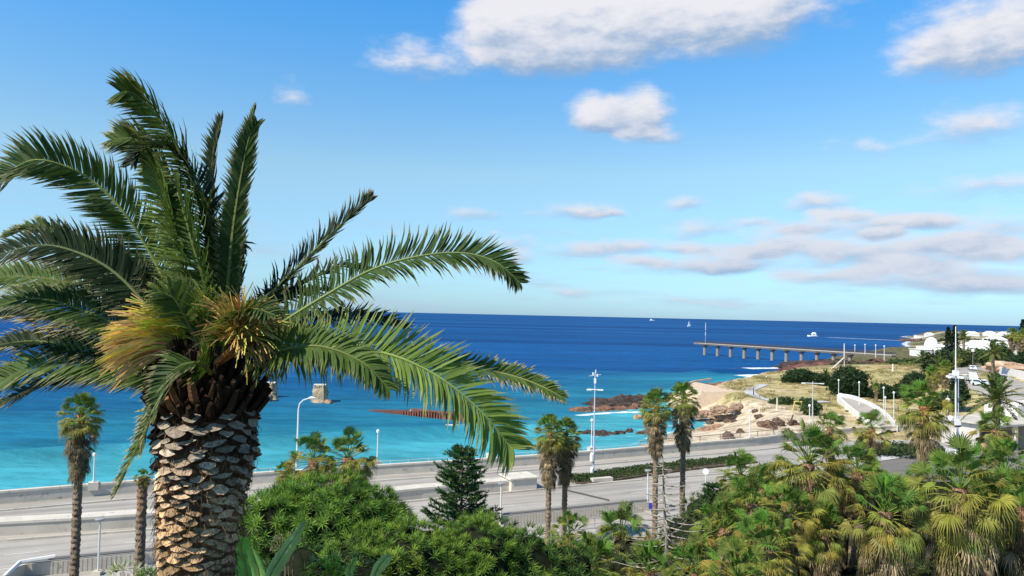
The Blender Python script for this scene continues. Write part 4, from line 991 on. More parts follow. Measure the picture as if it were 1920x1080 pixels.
shrub('fine_leaved_shrub', 'deep green feathery shrub spreading right of the young conifer at the bottom', 'shrub', [(c1, (1.5, 1.5, 1.55)), (c2, (1.0, 1.4, 1.3)), (P(905, 1040, 25), (1.4, 1.4, 1.3))], .28, 16, .012, [(.08, .15, .03), (.055, .11, .03), (.15, .23, .04)], 105, 5, upb=.3, curl=.15)
shrub('dark_undergrowth_shrub', 'dark green shrub in shade at the foot of the date palm trunk', 'shrub', [(P(560, 1110, 16), (1.1, 1.0, .9)), (P(640, 1120, 16.5), (1.0, 1.0, .8))], .22, 14, .014, [(.03, .07, .03), (.05, .1, .03)], 60, 6)
shrub('low_shrub', 'olive green shrub with pale twigs behind the dead conifer', 'shrub', [(P(1330, 975, 33), (1.3, 1.3, 1.1)), (P(1290, 1010, 32), (1.1, 1.2, 1.0))], .3, 14, .015, [(.07, .11, .04), (.11, .13, .05), (.05, .09, .035)], 60, 8, upb=.8)
shrub('low_shrub', 'mixed yellow and green shrub at the bottom between the two shrub masses', 'shrub', [(P(1200, 1080, 29), (2.2, 1.6, 1.5)), (P(1300, 1090, 30), (1.8, 1.5, 1.5))], .3, 14, .018, [(.11, .14, .045), (.2, .18, .06), (.05, .09, .03)], 45, 9, upb=.5)
shrub('low_shrub', 'dark shrub mass filling the gaps below the fan palm thicket', 'shrub', [(P(1500, 1120, 31), (2.6, 1.5, 1.9)), (P(1640, 1130, 30), (2.0, 1.5, 1.6)), (P(1790, 1130, 31), (2.8, 1.5, 2.0)), (P(1900, 1120, 31), (2.0, 1.5, 2.3))], .3, 12, .02, [(.035, .06, .02), (.05, .08, .03), (.12, .10, .05)], 30, 10, upb=.2)
shrub('low_shrub', 'dry olive shrub under the palm thicket beside the side street', 'shrub', [(P(1580, 950, 36), (3.0, 1.5, 1.5)), (P(1760, 960, 34), (2.6, 1.5, 1.6)), (P(1450, 950, 36), (2.4, 1.5, 1.5))], .3, 12, .02, [(.06, .09, .03), (.12, .12, .05), (.17, .14, .06)], 32, 11, upb=.2)

# dry grass tufts over the headland
mb = MB(); q = random.Random(31); n_ = 0
px_ = np.array([(q.uniform(40, 150), q.uniform(128, 262)) for _ in range(15000)])
hh_, dd_ = hgt(px_[:, 0], px_[:, 1], True)
for (x, y), h_, d_ in zip(px_, hh_, dd_):
    if h_ < 3.4 or d_ < 7 or (88 < x and y < 190): continue
    cl = noise.noise(Vector((x * .11, y * .11, 3))) + .5 * noise.noise(Vector((x * .4, y * .4, 1)))
    if cl < .08 or (x < 66 and y < 172 and cl < .22): continue
    k = q.uniform(.6, 1.2); c = q.choice([(.32, .26, .12), (.24, .22, .09), (.17, .18, .07), (.36, .29, .14)]); c = tuple(v * k for v in c)
    for j in range(7):
        a = q.uniform(0, 6.28); r = q.uniform(.1, .35); hgt_ = q.uniform(.15, .55) * (1 + cl); b_ = Vector((x + q.gauss(0, .3), y + q.gauss(0, .3), h_ - .05)); e = b_ + Vector((math.cos(a) * r, math.sin(a) * r, hgt_)); sd_ = Vector((math.sin(a), -math.cos(a), 0)) * .07
        mb.add([b_ - sd_, b_ + sd_, e], [(0, 1, 2)], c)
o = mb.build('dry_grass', M_DRY); tag(o, 'dry tan and olive grass tufts covering the headland', 'grass', kind='stuff')

# young conifer with tiers of tufted branches
def conifer(name, top, Y_, base_w, hvis, label, seed, dead=False, tiers=13, lean=0.0, group=None):
    q = random.Random(seed); c = P(*top, Y_); gz = hz(c.x, c.y); H_ = c.z - gz
    t_ = empty(name, (c.x + lean, c.y, gz - .1), label, 'conifer', group)
    tp = lambda z: Vector((c.x + lean * (1 - (z - gz) / H_) ** 1.3, c.y, z))
    mb = MB(); zz = [gz - .1 + (H_ + .1) * i / 14 for i in range(15)]
    mb.tube([tp(z) for z in zz], [(.14 if dead else .11) * (1 - i / 14.5) + .012 for i in range(15)], 8, (.26, .23, .19) if dead else (.10, .075, .05)); mb.build('trunk', M_BARK, t_)
    br = MB(); fo_ = MB(); z = c.z - (.25 if dead else .15); k = 0
    while z > max(gz + .8, c.z - hvis) and k < tiers:
        f_ = (c.z - z) / hvis; w = base_w * (f_ ** .6) * q.uniform(.85, 1.1) + .12
        nbr = q.randint(4, 5) if dead else q.randint(5, 7); a0 = q.uniform(0, 6.28)
        for j in range(nbr):
            a = a0 + 6.283 * j / nbr + q.uniform(-.25, .25); d = Vector((math.cos(a), math.sin(a), 0)); b0 = tp(z + q.uniform(-.06, .06)); Lb = w * q.uniform(.7, 1.15)
            if dead and q.random() < .15: Lb *= .5
            pts = [b0 + d * Lb * s_ + Vector((0, 0, ((.06 if dead else .18) * s_ * s_ - (.07 if dead else .10) * math.sin(s_ * 3.1)) * Lb)) + Vector((q.uniform(-1, 1), q.uniform(-1, 1), q.uniform(-.6, .6))) * .03 * Lb * (1 if s_ else 0) for s_ in (0, .25, .5, .75, 1)]
            gk = q.uniform(.75, 1.35); gcol = tuple(x * gk for x in (.30, .26, .21)) if dead else (.10, .08, .05)
            br.tube(pts, [.03 * (.5 + f_), .024, .018, .013, .008] if dead else [.025, .02, .014, .01, .006], 4, gcol, cap=False)
            if dead:
                for s_ in range(int(Lb * 9)):
                    u = q.uniform(.2, 1) * 3.99; i_ = int(u); p = pts[i_].lerp(pts[i_ + 1], u - i_); sd_ = Vector((-d.y, d.x, 0)) * q.choice((-1, 1)) + d * .6 + Vector((0, 0, q.uniform(-.4, .5)))
                    br.tube([p, p + sd_.normalized() * q.uniform(.04, .22) * (1.2 - u / 5)], [.007, .003], 3, gcol, cap=False)
            else:
                nt_ = int(6 + Lb * 11)
                for s_ in range(nt_):
                    u = (.22 + .78 * (s_ + .5) / nt_) * 3.99; i_ = int(u); p = pts[i_].lerp(pts[i_ + 1], u - i_); sg = 1 if s_ % 2 else -1
                    side_ = Vector((-d.y, d.x, 0)) * sg; tw = (side_ * q.uniform(.3, 1) + d * .55 + Vector((0, 0, q.uniform(.0, .6)))).normalized(); Lt = q.uniform(.16, .34) * (1.1 - .3 * u / 4)
                    kk = q.uniform(.7, 1.35); cc = (.035 * kk, .085 * kk, .03 * kk) if q.random() > .3 else (.07 * kk, .13 * kk, .035 * kk)
                    for m_ in range(24):
                        pp = p + tw * Lt * m_ / 24; nd = (tw * .8 + Vector((q.gauss(0, 1), q.gauss(0, 1), q.gauss(0, 1) + .3)) * .55).normalized(); sd_ = nd.orthogonal().normalized() * .016
                        e = pp + nd * q.uniform(.07, .12); fo_.add([pp - sd_, pp + sd_, e], [(0, 1, 2)], cc)
        z -= (hvis / tiers) * q.uniform(.8, 1.2); k += 1
    br.build('branches', M_BARK, t_)
    if not dead: fo_.build('foliage', M_LEAF, t_)
    return t_
conifer('young_conifer', (868, 838), 26, 1.4, 3.4, 'young dark green conifer with tufted tiers standing in front of the road', 5, tiers=15)
conifer('dead_conifer', (1243, 862), 25, 2.05, 4.4, 'bare dead conifer with horizontal grey branches in the lower middle', 8, dead=True, tiers=15, lean=.55)
conifer('small_conifer', (1338, 905), 33, .9, 2.6, 'small upright grey green conifer right of the dead one', 12, tiers=12)

# big paddle leaves at the bottom
def paddle(mb, pts, w, q, col, side, torn=True):
    C = crom([Vector(p) for p in pts], 26); side = Vector(side).normalized()
    mb.tube(C, [.022 * (1 - .8 * i / 26) + .004 for i in range(27)], 5, (.28, .36, .12), cap=False)
    for sg in (1, -1):
        i = 3
        while i < 26:
            st = q.choice((1, 2, 3)) if torn else 3; j = min(26, i + st); vs = []; 
            for k in (i, j):
                t_ = (k - 3) / 23; ww = w * (math.sin(math.pi * min(1, .06 + t_ * .9)) ** .6); T = (C[min(k + 1, 26)] - C[max(k - 1, 0)]).normalized()
                sag = Vector((0, 0, -1)) * ww * q.uniform(.1, .35) + T * ww * .35; kk = k - .12 * (1 if k == j and torn else 0)
                p = C[k]; e = p + side * sg * ww + sag * .9; mdl = p + side * sg * ww * .5 + T * ww * .15 + side.cross(T) * ww * .10
                vs += [p, mdl, e]
            v = q.uniform(.85, 1.15); mb.add(vs, [(0, 1, 4, 3), (1, 2, 5, 4)], tuple(x * v for x in col)); i = j
def paddle_plant(root, leaves, label, group=None):
    r_ = P(*root); gz = hz(r_.x, r_.y); t_ = empty('paddle_leaf_plant', (r_.x, r_.y, gz), label, 'plant', group); q = random.Random(int(root[0]))
    mb = MB(); mb.tube([(r_.x, r_.y, gz - .1), (r_.x + .05, r_.y, r_.z - .6)], [.14, .10], 8, (.16, .13, .07)); mb.build('stem', M_BARK, t_)
    for pl, w, c, sd_ in leaves:
        mb = MB(); pts = [Vector((r_.x, r_.y, r_.z - .7))] + [P(*p) for p in pl]; paddle(mb, pts, w, q, c, sd_); mb.build('leaf', M_FROND, t_)
    return t_
paddle_plant((470, 1130, 11.5), [([(462, 1080, 11.4), (452, 1030, 11.3), (455, 1008, 11.2)], .17, (.16, .36, .08), (1, .3, 0)), ([(485, 1090, 11.2), (478, 1050, 11.1), (470, 1025, 11)], .13, (.22, .42, .12), (1, -.4, .1)),
                                 ([(500, 1095, 11.8), (530, 1040, 12), (572, 978, 12.2)], .14, (.32, .42, .15), (.8, -.5, -.3))], 'paddle leaved plant with one long torn upright leaf right of the date palm trunk')
paddle_plant((690, 1140, 12.5), [([(700, 1090, 12.4), (720, 1050, 12.3), (732, 1040, 12.3)], .11, (.32, .42, .16), (.8, -.5, -.3)), ([(660, 1095, 12.3), (655, 1070, 12.3), (668, 1045, 12.2)], .09, (.26, .4, .12), (.9, -.4, 0)), ([(640, 1110, 12.3), (620, 1080, 12.3)], .10, (.24, .4, .1), (.7, .4, 0))],
             'paddle leaved plant with short leaf tips rising at the bottom edge')
def leafy(px, py, Y_, s_, cols, label, cat='plant', name='leafy_plant', n=60, L_=.16, wid=.035):
    c = P(px, py, Y_); gz = hz(c.x, c.y); t_ = empty(name, (c.x, c.y, gz), label, cat); q = random.Random(int(px)); mb = MB()
    for i in range(6): mb.tube([(c.x, c.y, gz), (c.x + q.uniform(-.5, .5) * s_, c.y + q.uniform(-.4, .4) * s_, c.z)], [.03, .012], 4, (.15, .11, .07))
    mb.build('stems', M_BARK, t_); mb = MB(); rosettes(mb, c - Vector((0, 0, s_ * .6)), (s_, s_, s_), n, q, L_, 12, wid, cols, .5, zmin=.0); mb.build('foliage', M_LEAF, t_)
leafy(612, 1062, 12.5, .26, [(.32, .42, .06), (.2, .34, .05)], 'small plant with glossy yellow green leaves at the bottom right of the paddle leaf plant', n=26, L_=.10, wid=.02)
leafy(540, 1010, 14.5, .30, [(.20, .19, .13), (.10, .12, .06)], 'twiggy plant with pale buds between the date palm trunk and the long torn leaf', n=30, L_=.07, wid=.014)
leafy(238, 1072, 30, .6, [(.48, .50, .36), (.38, .42, .27)], 'pale spiky plant at the bottom left of the date palm trunk', n=22, L_=.45, wid=.016)
leafy(283, 1078, 28, .4, [(.12, .2, .06)], 'small green bush tucked against the date palm trunk at lower left', n=16, L_=.3, wid=.02)

# ------------------------------------------------------------------ leafy trees and clipped hedge
def canopy(mb, blobs, n, size, cols, q, shell=.35):
    tot = sum(b_[1][0] * b_[1][2] for b_ in blobs)
    for (c, r) in blobs:
        for i in range(int(n * r[0] * r[2] / tot)):
            d = Vector((q.gauss(0, 1), q.gauss(0, 1), q.gauss(0, 1) + .25)).normalized()
            k = 1 - shell * q.random() ** 1.5 + .30 * noise.noise(d * 2.6 + Vector(c) * .3)
            p = Vector(c) + Vector((d.x * r[0], d.y * r[1], d.z * r[2])) * k; cc = cols[int((noise.noise(p * .9) * .5 + .5 + q.uniform(-.22, .22)) * len(cols)) % len(cols)]
            for m_ in range(3):
                nd = (d + Vector((q.gauss(0, .8), q.gauss(0, .8), q.gauss(0, .8)))).normalized(); a = nd.orthogonal().normalized(); b_ = nd.cross(a); w = q.uniform(0, 6.28); a2 = a * math.cos(w) + b_ * math.sin(w); b2 = nd.cross(a2)
                s_ = size * q.uniform(.5, 1.2); pp = p + Vector((q.gauss(0, 1), q.gauss(0, 1), q.gauss(0, 1))) * size * .8; v = q.uniform(.75, 1.25)
                mb.add([pp - a2 * s_, pp - b2 * s_ * .4, pp + a2 * s_, pp + b2 * s_ * .4], [(0, 1, 2, 3)], tuple(x * v for x in cc))
def tree(name, px, py, Y_, blobs, n, size, cols, label, cat='tree', group=None, seed=1, trunk=True, gz=None, bark=(.13, .10, .07)):
    """px,py base pixel column; blobs = (px,py,rx_px,rz_px,dy)"""
    q = random.Random(seed); b0 = P(px, py, Y_); g0 = hz(b0.x, b0.y) if gz is None else gz; t_ = empty(name, (b0.x, b0.y, g0 - .1), label, cat, group)
    BL = [(P(a, b_, Y_ + dy), (rx * Y_ / FPX, max(rx, rz) * Y_ / FPX * .8, rz * Y_ / FPX)) for a, b_, rx, rz, dy in blobs]
    if trunk:
        mb = MB()
        for c, r in BL:
            mb.tube([(b0.x, b0.y, g0 - .1), ((b0.x + c.x) / 2, (b0.y + c.y) / 2, g0 * .5 + (c.z) * .5), (c.x, c.y, c.z)], [.28, .2, .08], 6, bark)
        mb.build('trunk', M_BARK, t_)
    mb = MB(); canopy(mb, BL, n, size, cols, q); mb.build('crown', M_LEAF, t_); return t_
DK = [(.018, .04, .018), (.028, .055, .022), (.04, .07, .028)]
OL = [(.05, .08, .03), (.08, .11, .04), (.11, .13, .05)]
WT = 'wind shaped coastal trees on the headland'
tree('coastal_tree', 1498, 730, 205, [(1500, 706, 24, 12, 0), (1483, 712, 16, 9, 1), (1520, 710, 14, 10, -1)], 2200, .42, DK, 'dark wind shaped tree on the lawn, leftmost of the dark headland trees', group=WT, seed=1)
tree('coastal_tree', 1548, 732, 200, [(1549, 716, 12, 12, 0), (1538, 710, 8, 8, 0)], 900, .42, DK, 'smaller dark tree under the little palm between two larger trees', group=WT, seed=2)
tree('coastal_tree', 1592, 748, 176, [(1592, 714, 30, 24, 0), (1578, 728, 20, 16, 1), (1606, 730, 20, 18, -1)], 3600, .42, DK, 'largest rounded dark tree directly behind the white ramp', group=WT, seed=3)
tree('coastal_tree', 1655, 752, 172, [(1652, 736, 22, 14, 0), (1672, 742, 18, 12, 1), (1690, 736, 15, 14, 1)], 2600, .4, DK, 'spreading dark bushy tree right of the lone small fan palm', group=WT, seed=4)
tree('coastal_tree', 1712, 748, 182, [(1716, 718, 20, 18, 0), (1702, 730, 16, 14, 1), (1735, 724, 18, 20, 2)], 2800, .42, DK, 'dark tree in front of the grove left of the white pole', group=WT, seed=5)
tree('broadleaf_tree', 1752, 735, 195, [(1755, 700, 18, 20, 0), (1742, 682, 14, 16, 1), (1768, 680, 14, 22, 1), (1778, 716, 14, 22, 1)], 3000, .5, OL + DK, 'olive grey tree filling the grove under the white pole', seed=6)
tree('broadleaf_tree', 1800, 700, 245, [(1800, 674, 16, 16, 0), (1818, 670, 12, 12, 0)], 1600, .55, OL, 'green tree between the conifers and the parked cars', seed=7)
tree('broadleaf_tree', 1845, 690, 250, [(1840, 668, 14, 10, 0), (1830, 664, 10, 8, 0)], 1200, .5, [(.09, .15, .05), (.06, .11, .04)], 'light green tree in front of the white roofs', seed=8)
tree('broadleaf_tree', 1884, 700, 225, [(1884, 672, 16, 16, 0), (1874, 660, 12, 10, 0), (1892, 684, 10, 10, 0)], 1800, .5, DK + OL, 'dark leafy tree beside the white boundary wall', seed=9)
tree('broadleaf_tree', 1915, 700, 215, [(1910, 680, 18, 10, 0), (1925, 672, 12, 10, 0)], 1500, .5, DK, 'dark clipped tree behind the boundary wall at the right edge', seed=10)
tree('broadleaf_tree', 1796, 735, 150, [(1797, 728, 10, 22, 0), (1803, 744, 12, 14, 0), (1790, 752, 14, 12, 0)], 1600, .35, DK, 'dark tree behind the pair of tall poles', seed=11)
tree('broadleaf_tree', 1776, 752, 130, [(1778, 752, 22, 15, 0), (1750, 758, 20, 12, 1)], 1500, .35, DK + OL, 'dark undergrowth tree behind the broad fan palm', seed=12)
for i, (px, py, rx, rz, Y_, c, lb) in enumerate([(1466, 757, 22, 7, 158, DK + OL, 'grey green bush on the bank between lawn and sand, left of the pale post'), (1512, 758, 12, 6, 156, DK, 'small bush on the lawn bank right of the pale post'), (1520, 765, 14, 8, 140, DK + OL, 'dark bush at the foot of the crossarm lamp mast'),
                                (1700, 690, 12, 6, 250, [(.13, .17, .05)], 'small bright green bush near the white domed building'), (1690, 700, 16, 5, 240, OL, 'low olive bush on the sandy strip below the domed building'), (1630, 690, 60, 5, 300, DK + OL, 'long low band of coastal scrub behind the headland'),
                                (1700, 683, 30, 6, 290, DK + OL, 'dark scrub in front of the domed building'), (1583, 690, 28, 5, 310, DK, 'dark scrub on the rocks beside the boom'), (1845, 646, 30, 5, 520, DK + OL, 'scrub belt behind the white roofs'), (1895, 640, 30, 6, 600, DK, 'dark scrub belt on the dunes at the right edge'), (1790, 640, 26, 4, 700, DK + OL, 'scrub patch on the far dunes'),
                                (1560, 838, 40, 5, 118, DK, 'dark low hedge along the bend of the sea wall'), (1700, 842, 60, 4, 106, DK + OL, 'low hedge beside the kerb of the side street')]):
    tree('bush', px, py, Y_, [(px, py, rx, rz, 0), (px - rx * .6, py + 1, rx * .5, rz * .8, 0), (px + rx * .6, py - 1, rx * .5, rz * .9, 0)], int(350 + rx * rz * 3), .0022 * Y_ + .06, c, lb, 'bush', seed=40 + i, trunk=False)
# hedge in the median bed
he = empty('median_hedge', (14, 88, 3.2), 'low dark green hedge in the planting bed between the two carriageways', 'hedge')
mb = MB(); q = random.Random(5); hp = [G(1070, 903, 3.3), G(1130, 895, 3.3), G(1200, 885, 3.3), G(1270, 876, 3.3), G(1345, 868, 3.3), G(1400, 862, 3.3)]
for i in range(9000):
    u = q.random() * 4.99; k = int(u); p = hp[k].lerp(hp[k + 1], u - k); w = (1.7 if u < 3.2 else 1.2) * min(1, .5 + u); s_ = q.uniform(-1, 1); hh = (.75 + .35 * noise.noise(Vector((p.x * .5, 0, 0))) + .25 * noise.noise(Vector((p.x * 2, s_, 0)))) * math.sqrt(max(.05, 1 - s_ * s_))
    p = p + Vector((.4226, -.9063, 0)) * s_ * w + Vector((0, 0, hh * q.uniform(.5, 1))); nd = Vector((q.gauss(0, 1), q.gauss(0, 1), q.gauss(0, 1) + .8)).normalized(); a = nd.orthogonal().normalized(); b_ = nd.cross(a); sz_ = q.uniform(.06, .15)
    cc = q.choice([(.03, .06, .018), (.05, .085, .025), (.075, .11, .035)]); mb.add([p - a * sz_, p - b_ * sz_ * .5, p + a * sz_, p + b_ * sz_ * .5], [(0, 1, 2, 3)], cc)
mb.build('foliage', M_LEAF, he)
mb = MB(); mb.sweep([(a.x, a.y) for a in hp], [(-1.9, 3.15), (-1.9, 3.42), (1.9, 3.42), (1.9, 3.15)], (.09, .065, .04)); mb.build('planting_bed', M_CONC, he)
mb = MB(); p = G(1128, 903, 3.3); mb.box(-1.3, 1.3, -.35, .35, 3.2, 3.75, (.58, .52, .45), rz=.43, o=(p.x, p.y)); o = mb.build('concrete_block', M_CONC); tag(o, 'flat pale concrete block lying at the kerb in front of the hedge', 'block')

# tall far conifers
def column_tree(px, py, Y_, w, h, label, seed):
    q = random.Random(seed); c = P(px, py, Y_); g0 = c.z - h; t_ = empty('tall_conifer', (c.x, c.y, g0), label, 'conifer', 'tall dark conifers near the far houses')
    mb = MB(); mb.tube([(c.x, c.y, g0), (c.x, c.y, c.z)], [.35, .05], 6, (.1, .08, .06)); mb.build('trunk', M_BARK, t_); mb = MB()
    for i in range(3600):
        f_ = q.random(); z_ = c.z - f_ * h * .93; tier = .75 + .25 * math.sin(f_ * 55); r = w * (f_ ** .6) * (1 if f_ < .75 else (1.0 - (f_ - .75) * .6)) * tier * math.sqrt(q.random()); a = q.uniform(0, 6.28)
        p = Vector((c.x + math.cos(a) * r, c.y + math.sin(a) * r, z_)); nd = Vector((math.cos(a), math.sin(a), q.uniform(-.3, .9))).normalized(); s1 = nd.orthogonal().normalized() * .13; v = q.uniform(.6, 1.4)
        mb.add([p - s1, p + s1, p + nd * .55], [(0, 1, 2)], (.02 * v, .042 * v, .022 * v))
    mb.build('crown', M_LEAF, t_)
column_tree(1778, 613, 300, 3.0, 15.5, 'shorter and left one of the two dark columnar conifers on the skyline', 1)
column_tree(1790, 610, 302, 3.0, 16.5, 'taller and right one of the two dark columnar conifers on the skyline', 2)
column_tree(1918, 599, 330, 3.6, 17, 'pointed dark conifer cut by the right edge of the picture', 3)

# ------------------------------------------------------------------ lamps and masts
WHT = (.64, .64, .62); GRY = (.42, .43, .44); BLU = (.38, .46, .66)
def solve(px, py):
    z_ = 3.5
    for _ in range(12):
        p = G(px, py, z_); z_ = .5 * z_ + .5 * hz(p.x, p.y)
    return Vector((p.x, p.y, hz(p.x, p.y)))
def lathe(mb, base, prof, n=12, col=WHT):
    vs = [(base[0] + r * math.cos(2 * math.pi * k / n), base[1] + r * math.sin(2 * math.pi * k / n), base[2] + z) for r, z in prof for k in range(n)]
    fs = [(i * n + k, i * n + (k + 1) % n, (i + 1) * n + (k + 1) % n, (i + 1) * n + k) for i in range(len(prof) - 1) for k in range(n)] + [tuple(range(n - 1, -1, -1)), tuple((len(prof) - 1) * n + k for k in range(n))]
    mb.add(vs, fs, col)
def promenade_lamp(px, py_top, Y_, zb, label, group='white promenade lamps', pedestal=True):
    b_ = P(px, py_top, Y_); x, y = b_.x, b_.y; h = b_.z - zb
    t_ = empty('promenade_lamp', (x, y, zb), label, 'lamp post', group)
    mb = MB(); lathe(mb, (x, y, zb), [(.12, .0), (.12, .25), (.08, .4), (.07, h - .45), (.10, h - .42)], 10); mb.build('pole', M_METAL, t_)
    mb = MB(); lathe(mb, (x, y, zb + h - .42), [(.11, 0), (.18, .06), (.20, .26), (.13, .38), (.03, .44)], 12, (.76, .76, .74)); mb.build('lamp_head', M_METAL, t_, smooth=False)
    if pedestal:
        mb = MB(); mb.box(-.45, .45, -.4, .4, zb - .6, zb + .15, CW, rz=.42, o=(x, y)); mb.build('base_block', M_CONC, t_)
for px, pt, Y_, zb, lb in [(178, 848, 73.8, 4.42, 'white promenade lamp on the sea wall between the slender palm and the date palm trunk'), (709, 805, 87, 4.42, 'white promenade lamp on the sea wall just right of the two small fan palms'),
                           (921, 806, 93.5, 4.42, 'white promenade lamp whose head is hidden behind the tip of the long drooping frond'), (1110, 785, 99.5, 4.42, 'white promenade lamp directly left of the tall mast with crossarm'),
                           (1273, 783, 105, 4.42, 'white promenade lamp hidden behind the trunks of the taller palm pair'), (1406, 768, 111.3, 4.42, 'white promenade lamp standing alone in front of the pale sand'), (1518, 758, 121, 4.42, 'white promenade lamp beside the crossarm lamp mast')]:
    promenade_lamp(px, pt, Y_, zb, lb)
for px, pt, Y_, zb, lb in [(1572.5, 711, 164, 5.0, 'white lamp post at the upper end of the white ramp'), (1611, 715, 153, 5.0, 'white lamp post in the middle of the white ramp'), (1657, 725, 147, 4.2, 'tallest white lamp post on the outer bend of the white ramp'),
                           (1660, 743, 140, 3.8, 'short white lamp post just right of the tallest one on the ramp'), (1676, 734, 139, 4.2, 'rightmost white lamp post at the lower end of the ramp'),
                           (1437, 705, 226, 4.6, 'white lamp post at the curve of the footpath near the sea'), (1489, 722, 205, 4.6, 'grey white lamp post on the lawn left of the dark tree')]:
    promenade_lamp(px, pt, Y_, zb, lb, 'white lamps on the headland', False)
def sq_lamp(px, pt, Y_, label, sign=False):
    b_ = P(px, pt, Y_); zb = 3.15; h = b_.z - zb; x, y = b_.x, b_.y; t_ = empty('roadside_lamp', (x, y, zb), label, 'lamp post', 'slim flat topped lamps along the near wall')
    mb = MB(); lathe(mb, (x, y, zb), [(.09, 0), (.075, .3), (.065, h - .12)], 8, (.62, .62, .6)); mb.build('pole', M_METAL, t_)
    mb = MB(); lathe(mb, (x, y, zb + h - .14), [(.07, 0), (.32, .04), (.34, .12), (.2, .17)], 12, (.30, .31, .31)); mb.build('lamp_head', M_METAL, t_)
    mb = MB(); mb.box(-.3, .3, -.3, .3, zb - 1.5, zb + .3, CF, o=(x, y)); mb.build('base_block', M_CONC, t_)
    return t_
sq_lamp(188, 972, 52.5, 'slim flat topped lamp between the slender palm and the date palm trunk at lower left'); sq_lamp(940, 905, 66, 'slim flat topped lamp right of the young conifer'); sq_lamp(1215, 881, 72.5, 'slim flat topped lamp behind the dead conifer beside a blue sign')
# curved arm street lamp
b_ = P(556, 880, 83.5); t_ = empty('street_lamp', (b_.x, b_.y, 3.3), 'tall street lamp with curved arm by the sea wall, left of the small fan palms', 'street lamp')
mb = MB(); T_ = P(556, 750, 83.5); E_ = P(582, 744, 83.5)
mb.tube([(b_.x, b_.y, 3.2), (b_.x, b_.y, 6), (b_.x, b_.y, T_.z - 1.0)], [.15, .12, .09], 8, (.66, .68, .70)); mb.build('pole', M_METAL, t_)
mb = MB(); mb.tube([(b_.x, b_.y, T_.z - 1.0), (b_.x + .12, b_.y, T_.z - .4), (b_.x + .5, b_.y, T_.z), (b_.x + 1.2, b_.y, T_.z + .25)], [.08, .075, .07, .06], 8, (.66, .68, .70)); mb.build('arm', M_METAL, t_)
mb = MB(); mb.tube([(b_.x + 1.1, b_.y, T_.z + .24), (b_.x + 1.4, b_.y, T_.z + .30), (b_.x + 1.9, b_.y, T_.z + .28)], [.08, .16, .06], 8, (.82, .82, .8)); mb.build('lamp_head', M_METAL, t_)
# tall slim mast with crossarm and instruments
def mast(name, px, pt, Y_, zb, label, r, parts, group=None, col=WHT, cat='mast'):
    T_ = P(px, pt, Y_); t_ = empty(name, (T_.x, T_.y, zb), label, cat, group); mb = MB()
    mb.tube([(T_.x, T_.y, zb - .2), (T_.x, T_.y, zb + (T_.z - zb) * .5), (T_.x, T_.y, T_.z)], [r, r * .8, r * .45], 8, col); mb.build('pole', M_METAL, t_)
    for nm, f_ in parts: mb = MB(); f_(mb, T_); mb.build(nm, M_METAL, t_)
    return t_
def crossarm(py, w, lamp=True):
    def f(mb, T_):
        z_ = P(960, py, T_.y).z + (T_.x / T_.y) * 0  # height on the pole
        z_ = P(960 + T_.x / T_.y * FPX, py, T_.y).z
        mb.tube([(T_.x - w, T_.y, z_ + .05), (T_.x + w, T_.y, z_ - .02)], .07, 6, (.8, .8, .78))
        for s_ in (-1, 1):
            mb.box(-.28, .28, -.14, .14, z_ - .07, z_ + .07, (.8, .8, .76), o=(T_.x + s_ * w * .85, T_.y))
    return f
def gear(mb, T_):
    for dx, dz, a, b2, h in ((.0, -1.0, .12, .10, .6), (-.25, -.2, .08, .08, .35), (.25, -.35, .08, .08, .3), (.05, .1, .05, .05, .4)):
        mb.box(-a, a, -b2, b2, T_.z + dz - h / 2, T_.z + dz + h / 2, (.74, .76, .78), o=(T_.x + dx, T_.y))
    mb.tube([(T_.x - .7, T_.y, T_.z - .45), (T_.x + .7, T_.y, T_.z - .25)], .03, 5, (.6, .6, .6))
def cabinet(py, s_):
    def f(mb, T_):
        z_ = P(960 + T_.x / T_.y * FPX, py, T_.y).z
        lathe(mb, (T_.x - .22, T_.y - .1, z_), [(.1, 0), (.24, .2), (.24, 1.0), (.1, 1.2)], 8, (.78, .78, .75)); lathe(mb, (T_.x - .18, T_.y - .1, z_ - 1.3), [(.1, 0), (.2, .15), (.2, .7), (.08, .85)], 8, (.74, .74, .72))
    return f
mast('lamp_mast', 1116, 698, 86.5, 3.3, 'tall slim blue grey mast with a short crossarm rising from the hedge end', .11, [('crossarm', crossarm(731, .8)), ('instrument_head', gear), ('cabinet', cabinet(868, 1))], col=(.44, .50, .64))
mast('lamp_mast', 1524, 715, 121, 3.6, 'lamp mast with a wide white crossarm in front of the leftmost dark tree', .13, [('crossarm', crossarm(719, 1.8))], col=(.46, .46, .46))
def dome(mb, T_): lathe(mb, (T_.x, T_.y - .1, T_.z - .7), [(.1, 0), (.36, .15), (.4, .5), (.2, .75)], 10, (.85, .85, .83))
def ring(py):
    def f(mb, T_):
        z_ = P(960 + T_.x / T_.y * FPX, py, T_.y).z
        for k in range(4):
            a = k * 1.57 + .4; mb.box(-.45, .45, -.2, .2, z_ - .12, z_ + .12, (.86, .86, .84), rz=a, o=(T_.x + math.cos(a) * .8, T_.y + math.sin(a) * .8))
            mb.tube([(T_.x, T_.y, z_), (T_.x + math.cos(a) * .8, T_.y + math.sin(a) * .8, z_)], .04, 5, (.7, .7, .7))
        mb.box(-.3, .3, -.3, .3, z_ + .2, z_ + .9, (.8, .8, .78), o=(T_.x, T_.y))
    return f
mast('flood_mast', 1792, 612, 101, 4, 'tallest white mast with a cluster of floodlights half way up at right', .12, [('floodlights', ring(707))], col=(.80, .79, .76))
mast('utility_pole', 1797, 700, 104, 4, 'blue grey pole standing close right of the tallest white mast', .10, [('crossarm', crossarm(702, 1.2))], col=(.40, .47, .62), cat='pole')
